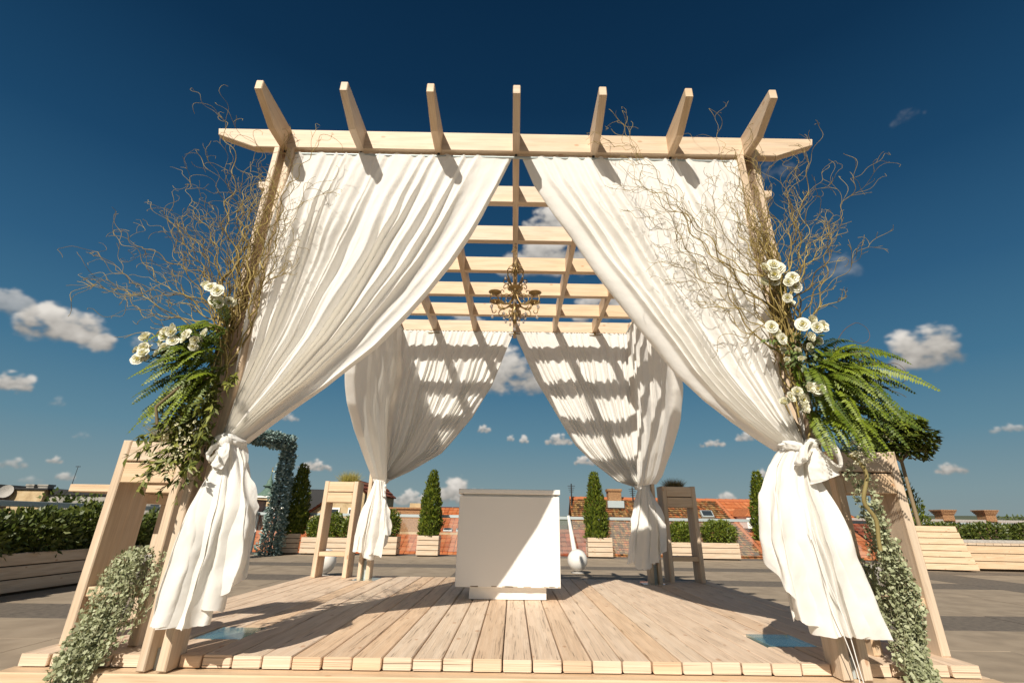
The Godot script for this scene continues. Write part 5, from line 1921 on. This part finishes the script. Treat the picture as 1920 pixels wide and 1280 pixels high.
func flower(parent: Node, at: Vector3, dir: Vector3, R: float, half := 1.0) -> void:
	var b := MB.new()
	dir = dir.normalized()
	var s := dir.cross(Vector3(0.31, 0.9, 0.2)).normalized()
	var t := dir.cross(s)
	for ring in 3:
		var cnt: int = [6, 5, 4][ring]
		for k in cnt:
			var a := TAU * k / cnt + ring * 0.6 + rng.randf_range(-0.15, 0.15)
			var o := s * cos(a) + t * sin(a)
			var w := dir.cross(o)
			var open: float = [1.0, 0.72, 0.42][ring] * half
			var L: float = R * [1.0, 0.9, 0.75][ring]
			var ps := PackedVector3Array()
			var us := PackedVector2Array()
			var wv := rng.randf() * TAU
			for j in 5:
				var q := j / 4.0
				var outw := L * open * (sin(q * 1.45) * 0.95)
				var high := L * (0.95 - 0.45 * open) * q - L * 0.30 * open * q * q * q
				var wd := L * (0.62 * sin(PI * (0.12 + 0.72 * q)) + 0.03)
				for i in 5:
					var x := (i - 2) / 2.0
					var cup := 0.16 * L * x * x * (1.0 - 0.5 * q)
					var wave := 0.05 * L * q * q * sin(x * 4.0 + wv)
					ps.append(at + o * (outw - cup * 0.6 * open + 0.06 * L) + dir * (high + cup * 0.5 + wave) + w * (x * wd))
					us.append(Vector2(x, q))
			var c := Color(0.80, 0.77, 0.64).lerp(Color(0.84, 0.83, 0.76), rng.randf())
			b.tint(c)
			b.grid(ps, 5, us, true)
	# green cup behind
	b.tint(Color(0.20, 0.27, 0.08))
	for k in 5:
		var a := TAU * k / 5
		var o := s * cos(a) + t * sin(a)
		b.leaf(at - dir * 0.006, (o * 0.8 + dir * 0.6).normalized(), dir - o * 0.5, R * 0.6, R * 0.16)
	var f := obj("flower", b, M.petal, parent)
	b = MB.new()
	b.tint(Color(0.50, 0.42, 0.08))
	for k in 7:
		var o := (rdir() * 0.5 + dir).normalized()
		b.tube(PackedVector3Array([at + dir * R * 0.05, at + o * R * 0.42]), PackedFloat32Array([R * 0.05, R * 0.065]), 5)
	obj("flower_center", b, M.petal, f)


func bud(parent: Node, at: Vector3, dir: Vector3, R: float) -> void:
	flower(parent, at, dir, R, 0.45)


# a hanging vine of pointed leaves
func vine(base: Vector3, tip: Vector3, sag: float, n: int, L: float, a: Color, c: Color, stem: Color) -> MB:
	var b := MB.new()
	var ps := PackedVector3Array()
	var rs := PackedFloat32Array()
	var ph := rng.randf() * TAU
	var m := 22
	for k in m + 1:
		var t := float(k) / m
		var p := base.lerp(tip, t) + Vector3(0.02 * sin(t * 9.0 + ph), sag * 4.0 * t * (1.0 - t), 0.02 * cos(t * 7.0 + ph))
		ps.append(p)
		rs.append(0.0022 - 0.001 * t)
	b.tint(stem)
	b.tube(ps, rs, 4)
	for k in n:
		var t := rng.randf_range(0.02, 1.0)
		var q := int(t * (m - 1))
		var tg := (ps[q + 1] - ps[q]).normalized()
		var d := (tg * 0.7 + rdir() * 0.9 + Vector3(0, -0.2, 0.25)).normalized()
		b.tint(a.lerp(c, rng.randf()))
		b.leaf(ps[q].lerp(ps[q + 1], rng.randf()), d, (Vector3(-0.2, 0.7, 0.9) + rdir() * 0.6).normalized(), L * rng.randf_range(0.65, 1.2), L * rng.randf_range(0.3, 0.42), 0.2, 0.2)
	return b


func _pts(a: Array, z0: float, z1: float) -> Array:
	var r := []
	for q in a:
		r.append(Vector3(q[0], q[1], rng.randf_range(z0, z1)))
	return r


func flowers_left() -> void:
	rng.seed = 501
	var h := thing("flower_arrangement", "arrangement of curly willow, white flowers, ferns and leafy vines on the front left post", "flower arrangement", Vector3.ZERO, 0.0, "flower arrangements on the front posts")
	# bundle of stems up the post
	for k in 16:
		var b := MB.new()
		var x := rng.randf_range(-1.56, -1.44)
		willow(b, Vector3(x, rng.randf_range(1.15, 1.4), rng.randf_range(0.015, 0.07)), Vector3(x + rng.randf_range(-0.06, 0.09), rng.randf_range(2.0, 2.6), rng.randf_range(0.03, 0.12)), rng.randf_range(0.0035, 0.007), 4)
		obj("branch", b, M.bark, h)
	var tips := [[-2.55, 1.98], [-2.40, 1.79], [-2.34, 2.11], [-2.05, 2.62], [-1.82, 3.02], [-1.45, 3.0], [-1.12, 2.80], [-2.06, 2.26], [-2.32, 1.72], [-1.16, 2.45], [-1.18, 1.87], [-2.1, 1.53], [-1.30, 2.08], [-1.85, 2.40], [-1.91, 2.07], [-1.69, 2.69], [-2.2, 1.95], [-2.0, 1.85], [-1.75, 2.2], [-1.62, 2.5], [-1.95, 1.7], [-1.85, 1.95], [-1.3, 2.65], [-2.25, 1.6], [-1.7, 2.0], [-1.8, 1.75], [-1.55, 2.8], [-2.15, 2.15], [-1.68, 1.85], [-1.9, 2.25], [-1.4, 2.35]]
	for q in _pts(tips, -0.1, 0.35):
		var b := MB.new()
		var base := Vector3(rng.randf_range(-1.58, -1.45), rng.randf_range(1.32, 1.55), rng.randf_range(0.02, 0.08))
		willow(b, base, q, rng.randf_range(0.0026, 0.0049), rng.randi_range(7, 11))
		obj("branch", b, M.bark, h)
	# ferns
	for k in 56:
		var base := Vector3(rng.randf_range(-1.60, -1.46), rng.randf_range(1.12, 1.50), rng.randf_range(0.03, 0.12))
		var a := rng.randf_range(-0.1, 0.95)  # from straight down to outward
		var L := rng.randf_range(0.20, 0.33)
		var tip := base + Vector3(-sin(a + 0.2) * L, -cos(a + 0.2) * L, rng.randf_range(0.06, 0.2))
		if k % 5 == 0:
			tip = base + Vector3(rng.randf_range(-0.1, 0.06), rng.randf_range(-0.08, 0.1), 0.2)
		obj("fern_frond", frond(base, tip, rng.randf_range(0.22, 0.4), rng.randf_range(0.036, 0.046), rng.randf()), M.leaf, h)
	# flowers
	var fl := [[-1.81, 1.31], [-1.775, 1.345], [-1.74, 1.38], [-1.70, 1.385], [-1.655, 1.375], [-1.71, 1.315], [-1.77, 1.27], [-1.61, 1.375], [-1.585, 1.345], [-1.53, 1.335], [-1.52, 1.38], [-1.55, 1.31], [-1.64, 1.33], [-1.57, 1.64], [-1.53, 1.62], [-1.49, 1.60], [-1.46, 1.57], [-1.525, 1.575], [-1.49, 1.55], [-1.80, 1.245]]
	for q in _pts(fl, 0.16, 0.24):
		flower(h, q, Vector3(rng.randf_range(-0.7, 0.3), rng.randf_range(-0.2, 0.5), 1.0), rng.randf_range(0.028, 0.037), rng.randf_range(0.5, 1.05))
		if rng.randf() < 0.75:
			flower(h, q + Vector3(rng.randf_range(-0.03, 0.03), rng.randf_range(-0.03, 0.03), -0.025), Vector3(rng.randf_range(-0.8, 0.5), rng.randf_range(-0.4, 0.7), 0.7), rng.randf_range(0.024, 0.034), rng.randf_range(0.45, 0.9))
	for q in _pts([[-1.84, 1.30], [-1.72, 1.28], [-1.69, 1.42], [-1.59, 1.66]], 0.15, 0.22):
		bud(h, q, Vector3(-0.8, 0.2, 0.5), 0.026)
	# stalk that carries the long spray
	var b2 := MB.new()
	b2.tint(Color(0.10, 0.13, 0.03))
	b2.tube(PackedVector3Array([Vector3(-1.5, 1.32, 0.06), Vector3(-1.65, 1.33, 0.17), Vector3(-1.82, 1.29, 0.18)]), PackedFloat32Array([0.004, 0.003, 0.002]), 5)
	obj("flower_stem", b2, M.bark, h)
	for q in fl:
		b2 = MB.new()
		b2.tint(Color(0.10, 0.13, 0.03))
		b2.tube(PackedVector3Array([Vector3(-1.5, minf(q[1] - 0.04, 1.45), 0.05), Vector3((q[0] - 1.5) * 0.5, q[1] - 0.01, 0.14), Vector3(q[0], q[1], 0.185)]), PackedFloat32Array([0.0025, 0.002, 0.002]), 4)
		obj("flower_stem", b2, M.bark, h)
	# leafy vines with small pale blossoms
	for k in 48:
		var base := Vector3(rng.randf_range(-1.57, -1.42), rng.randf_range(0.86, 1.3), rng.randf_range(0.02, 0.1))
		var tip := base + Vector3(rng.randf_range(-0.2, 0.06), rng.randf_range(-0.32, -0.08), rng.randf_range(0.02, 0.16))
		tip.y = maxf(tip.y, 0.60)
		obj("vine", vine(base, tip, rng.randf_range(-0.01, 0.04), rng.randi_range(18, 32), 0.046, Color(0.055, 0.075, 0.012), Color(0.24, 0.25, 0.05), Color(0.16, 0.17, 0.03)), M.leaf, h)
	for q in [[-1.7, 0.70], [-1.72, 0.715], [-1.6, 0.62], [-1.5, 0.60]]:
		obj("vine", vine(Vector3(-1.52, 0.85, 0.06), Vector3(q[0], q[1], 0.1), -0.02, 16, 0.036, Color(0.06, 0.09, 0.012), Color(0.2, 0.22, 0.04), Color(0.16, 0.17, 0.03)), M.leaf, h)
	b2 = MB.new()
	for k in 46:
		var p := Vector3(rng.randf_range(-1.64, -1.46), rng.randf_range(0.72, 0.98), rng.randf_range(0.12, 0.2))
		for j in 6:
			b2.tint(Color(0.55, 0.52, 0.30).lerp(Color(0.75, 0.72, 0.5), rng.randf()))
			b2.leaf(p + rdir() * 0.006, (rdir() + Vector3(0, 0.2, 0.9)).normalized(), Vector3(0.1, 0.6, 0.9), 0.012, 0.008)
	var sb := obj("small_blossoms", b2, M.petal, h)
	sb.set_meta("kind", "stuff")
	# bare thick stem that bends down
	b2 = MB.new()
	b2.tint(Color(0.13, 0.095, 0.04))
	b2.tube(PackedVector3Array([Vector3(-1.5, 1.2, 0.08), Vector3(-1.6, 1.12, 0.16), Vector3(-1.65, 1.02, 0.2), Vector3(-1.62, 0.94, 0.2)]), PackedFloat32Array([0.009, 0.009, 0.008, 0.007]), 8)
	obj("branch", b2, M.bark, h)


func flowers_right() -> void:
	rng.seed = 602
	var h := thing("flower_arrangement", "arrangement of curly willow, white flowers and big ferns on the front right post", "flower arrangement", Vector3.ZERO, 0.0, "flower arrangements on the front posts")
	for k in 18:
		var b := MB.new()
		var x := rng.randf_range(1.44, 1.56)
		willow(b, Vector3(x, rng.randf_range(0.9, 1.4), rng.randf_range(0.015, 0.07)), Vector3(x + rng.randf_range(-0.16, 0.02), rng.randf_range(1.9, 2.5), rng.randf_range(0.03, 0.12)), rng.randf_range(0.0035, 0.0075), 4)
		obj("branch", b, M.bark, h)
	var tips := [[0.41, 2.90], [0.47, 2.74], [0.58, 2.45], [0.73, 2.30], [0.62, 2.12], [0.72, 1.98], [0.78, 1.85], [0.86, 1.65], [1.26, 3.14], [1.45, 3.05], [1.76, 2.81], [1.84, 2.73], [2.00, 2.48], [2.01, 2.22], [1.92, 1.93], [1.72, 1.6], [1.81, 2.52], [1.85, 2.14], [0.90, 2.16], [1.06, 2.46], [0.87, 2.46], [1.0, 1.45], [1.15, 2.65], [1.35, 2.8], [1.6, 2.6], [1.72, 2.3], [1.65, 1.95], [1.2, 2.3], [1.1, 2.05], [1.78, 1.85], [1.55, 2.45], [1.3, 2.55], [1.7, 2.05], [0.95, 1.9]]
	for q in _pts(tips, -0.05, 0.4):
		var b := MB.new()
		var base := Vector3(rng.randf_range(1.42, 1.54), rng.randf_range(1.35, 1.7), rng.randf_range(0.03, 0.09))
		q.z = maxf(q.z, 0.1) if q.x < 1.4 else q.z
		if q.x > 1.55:
			q.x = 1.55 + (q.x - 1.55) * 0.85
		willow(b, base, q, rng.randf_range(0.0026, 0.0049), rng.randi_range(7, 11))
		obj("branch", b, M.bark, h)
	for k in 84:
		var base := Vector3(rng.randf_range(1.48, 1.66), rng.randf_range(1.02, 1.40), rng.randf_range(0.03, 0.14))
		var a := rng.randf_range(-0.25, 1.1)
		if k % 6 == 0:
			a = rng.randf_range(1.1, 1.6)
		var L := rng.randf_range(0.22, 0.34)
		var tip := base + Vector3(sin(a) * L, -cos(a) * L, rng.randf_range(0.05, 0.2))
		if k % 4 == 1:
			tip = base + Vector3(rng.randf_range(-0.05, 0.12), rng.randf_range(-0.12, 0.08), 0.2)
		obj("fern_frond", frond(base, tip, rng.randf_range(0.24, 0.42), rng.randf_range(0.042, 0.054), rng.randf_range(0.1, 1.0)), M.leaf, h)
	var fl := [[1.38, 1.82], [1.43, 1.825], [1.375, 1.765], [1.33, 1.80], [1.335, 1.74], [1.435, 1.715], [1.465, 1.745], [1.485, 1.705], [1.43, 1.64], [1.46, 1.48], [1.515, 1.51], [1.52, 1.46], [1.57, 1.48], [1.47, 1.41], [1.50, 1.38], [1.545, 1.41], [1.32, 1.48], [1.35, 1.45], [1.335, 1.40], [1.46, 1.15], [1.495, 1.155], [1.385, 1.145], [1.40, 1.11], [1.375, 1.06], [1.345, 1.12], [1.415, 1.155]]
	for q in _pts(fl, 0.15, 0.23):
		flower(h, q, Vector3(rng.randf_range(-0.45, 0.4), rng.randf_range(-0.35, 0.35), 1.0), rng.randf_range(0.028, 0.038), rng.randf_range(0.5, 1.1))
		if rng.randf() < 0.6:
			flower(h, q + Vector3(rng.randf_range(-0.03, 0.03), rng.randf_range(-0.03, 0.03), -0.025), Vector3(rng.randf_range(-0.6, 0.6), rng.randf_range(-0.5, 0.6), 0.7), rng.randf_range(0.024, 0.034), rng.randf_range(0.45, 0.9))
	for q in _pts([[1.44, 1.36], [1.37, 1.36], [1.47, 1.19], [1.36, 1.3], [1.42, 1.3]], 0.14, 0.2):
		bud(h, q, Vector3(-0.3, 0.3, 0.8), 0.024)
	var b2 := MB.new()
	for q in fl:
		b2 = MB.new()
		b2.tint(Color(0.10, 0.13, 0.03))
		b2.tube(PackedVector3Array([Vector3(1.5, q[1] - 0.08, 0.05), Vector3((q[0] + 1.5) * 0.5, q[1] - 0.03, 0.13), Vector3(q[0], q[1], 0.18)]), PackedFloat32Array([0.0025, 0.002, 0.002]), 4)
		obj("flower_stem", b2, M.bark, h)
	for k in 14:  # soft grey-green leaves among the flowers
		var base := Vector3(rng.randf_range(1.38, 1.54), rng.randf_range(1.2, 1.5), 0.08)
		obj("vine", vine(base, base + Vector3(rng.randf_range(-0.1, 0.1), rng.randf_range(-0.16, 0.05), 0.1), 0.02, 14, 0.04, Color(0.07, 0.11, 0.03), Color(0.18, 0.24, 0.07), Color(0.12, 0.14, 0.04)), M.leaf, h)
	for k in 8:  # thin dark vine reaching out to the right
		var base := Vector3(rng.randf_range(1.6, 1.7), rng.randf_range(1.1, 1.35), 0.15)
		obj("vine", vine(base, base + Vector3(rng.randf_range(0.05, 0.2), rng.randf_range(-0.2, 0.1), 0.05), 0.03, 18, 0.026, Color(0.05, 0.05, 0.012), Color(0.16, 0.15, 0.03), Color(0.10, 0.07, 0.03)), M.leaf, h)
	for d in [[Vector3(1.62, 1.36, 0.15), Vector3(1.74, 1.50, 0.2), 0.055], [Vector3(1.70, 1.16, 0.16), Vector3(1.87, 1.19, 0.2), -0.05]]:  # two wiry tendrils that end in a loop
		var ps := PackedVector3Array()
		var rs := PackedFloat32Array()
		for k in 12:
			var t := k / 12.0
			ps.append(d[0].lerp(d[1], t) + Vector3(0, 0.03 * sin(PI * t), 0))
			rs.append(0.0016)
		for k in 18:
			var an: float = PI / 2 - 4.2 * k / 17.0
			ps.append(d[1] + Vector3(absf(d[2]) * cos(an), (sin(an) - 1.0) * d[2], 0))
			rs.append(0.0014)
		b2 = MB.new()
		b2.tint(Color(0.12, 0.075, 0.055))
		b2.tube(ps, rs, 4)
		obj("tendril", b2, M.bark, h)
	# flat white flower heads under the ferns
	b2 = MB.new()
	for c in [[1.565, 0.90], [1.60, 0.885], [1.585, 0.85], [1.625, 0.86], [1.56, 0.855], [1.61, 0.825], [1.58, 0.815], [1.635, 0.835]]:
		var o := Vector3(c[0], c[1], 0.19 + rng.randf() * 0.03)
		b2.tint(Color(0.16, 0.19, 0.06))
		b2.tube(PackedVector3Array([o + Vector3(-0.03, 0.1, -0.1), o]), PackedFloat32Array([0.002, 0.0015]), 4)
		for k in 44:
			var a := rng.randf() * TAU
			var r := 0.024 * sqrt(rng.randf())
			b2.tint(Color(0.62, 0.58, 0.42).lerp(Color(0.80, 0.77, 0.62), rng.randf()))
			b2.leaf(o + Vector3(cos(a) * r, sin(a) * r * 0.45, 0.012 * sin(a) + 0.006), (rdir() + Vector3(0, 0.5, 0.6)).normalized(), Vector3(0, 0.8, 0.6), 0.009, 0.007)
	var sb := obj("small_blossoms", b2, M.petal, h)
	sb.set_meta("kind", "stuff")
	# the bare bent stem in front of the stand
	b2 = MB.new()
	b2.tint(Color(0.24, 0.19, 0.07))
	var cv := Curve3D.new()
	for q in [Vector3(1.565, 0.86, 0.17), Vector3(1.60, 0.80, 0.19), Vector3(1.605, 0.755, 0.19), Vector3(1.575, 0.69, 0.19), Vector3(1.57, 0.645, 0.18), Vector3(1.605, 0.585, 0.18), Vector3(1.60, 0.50, 0.17), Vector3(1.598, 0.455, 0.17)]:
		cv.add_point(q)
	var ps2 := PackedVector3Array()
	var rs2 := PackedFloat32Array()
	for k in 26:
		var t := k / 25.0
		var a := cv.sample_baked(cv.get_baked_length() * maxf(t - 0.03, 0), true)
		var c := cv.sample_baked(cv.get_baked_length() * minf(t + 0.03, 1), true)
		ps2.append((a + c) * 0.5)
		rs2.append(0.0085)
	b2.tube(ps2, rs2, 8)
	obj("branch", b2, M.bark, h)


# silver trailing plants: round leaves on thin strings that follow a path
func trailer(label: String, path: Array, strings: int, step: float, a: Color, c: Color, leafsize: float) -> void:
	var h := thing("trailing_plant", label, "trailing plant", Vector3.ZERO, 0.0, "silver trailing plants in the front stands")
	var b := MB.new()
	var lv := MB.new()
	for k in strings:
		var s0 := pow(rng.randf(), 0.8) * 0.8
		var s1 := minf(s0 + rng.randf_range(0.2, 0.6), 1.0)
		var off := Vector2(clampf(rng.randfn(0.0, 0.55), -1.5, 1.5), rng.randf_range(-1, 1))
		var ps := PackedVector3Array()
		var rs := PackedFloat32Array()
		var n := int((s1 - s0) * path.size() * 9)
		var ph := rng.randf() * TAU
		for j in n + 1:
			var t := lerpf(s0, s1, float(j) / maxf(n, 1)) * (path.size() - 1)
			var q := mini(int(t), path.size() - 2)
			var p: Vector3 = path[q][0].lerp(path[q + 1][0], t - q)
			var w: float = lerpf(path[q][1], path[q + 1][1], t - q)
			var zz: float = lerpf(path[q][2], path[q + 1][2], t - q)
			ps.append(p + Vector3(off.x * w + 0.008 * sin(j * 0.9 + ph), 0.006 * sin(j * 1.3 + ph), (0.5 + 0.5 * off.y) * zz * maxf(1.0 - 0.5 * off.x * off.x, 0.1) + 0.008 * cos(j * 0.7 + ph)))
			rs.append(0.0011)
		if ps.size() < 3:
			continue
		b.tint(Color(0.30, 0.32, 0.17).lerp(Color(0.42, 0.42, 0.24), rng.randf()))
		b.tube(ps, rs, 3, false)
		for j in ps.size() - 1:
			for e in 1 if rng.randf() < step else 2:
				var d := (rdir() + Vector3(0, 0.1, 0.45)).normalized()
				lv.tint(a.lerp(c, rng.randf()))
				var L := leafsize * rng.randf_range(0.45, 1.4)
				lv.leaf(ps[j] + d * 0.005, d, (Vector3(-0.25, 0.7, 0.85) + rdir() * 0.8).normalized(), L, L * 1.05, 0.18, 0.1)
	obj("strings", b, M.bark, h)
	obj("foliage", lv, M.silver, h)


func silver_trailers() -> void:
	rng.seed = 71
	var a := Color(0.22, 0.245, 0.12)
	var c := Color(0.46, 0.48, 0.32)
	# entries: middle of the plant, half width, depth towards the viewer
	trailer("silver green trailing plant spilling from the left stand over the deck edge", [[Vector3(-1.795, 0.42, -0.30), 0.08, 0.10], [Vector3(-1.795, 0.38, -0.22), 0.10, 0.12], [Vector3(-1.79, 0.28, -0.17), 0.115, 0.12], [Vector3(-1.785, 0.15, -0.14), 0.12, 0.11], [Vector3(-1.80, 0.05, -0.10), 0.105, 0.12], [Vector3(-1.795, -0.02, -0.02), 0.085, 0.10], [Vector3(-1.80, -0.16, 0.02), 0.07, 0.07]], 165, 0.8, a, c, 0.0155)
	trailer("long silver green trailing plant hanging from the right arrangement down the stand", [[Vector3(1.615, 0.86, 0.08), 0.04, 0.09], [Vector3(1.635, 0.76, 0.08), 0.05, 0.09], [Vector3(1.645, 0.64, 0.07), 0.045, 0.08], [Vector3(1.67, 0.53, 0.04), 0.045, 0.09], [Vector3(1.71, 0.40, 0.0), 0.065, 0.11], [Vector3(1.76, 0.28, -0.06), 0.085, 0.12], [Vector3(1.77, 0.16, -0.08), 0.075, 0.12], [Vector3(1.745, 0.05, -0.06), 0.06, 0.12], [Vector3(1.74, -0.03, 0.01), 0.055, 0.09], [Vector3(1.74, -0.18, 0.03), 0.05, 0.07]], 112, 0.75, a, c, 0.0155)
	trailer("bushy silver green plant in the pot behind the right curtain hem", [[Vector3(1.72, 0.42, -0.3), 0.10, 0.10], [Vector3(1.70, 0.36, -0.2), 0.10, 0.10], [Vector3(1.69, 0.26, -0.15), 0.08, 0.08], [Vector3(1.68, 0.14, -0.12), 0.06, 0.06]], 50, 0.8, a, c, 0.0155)
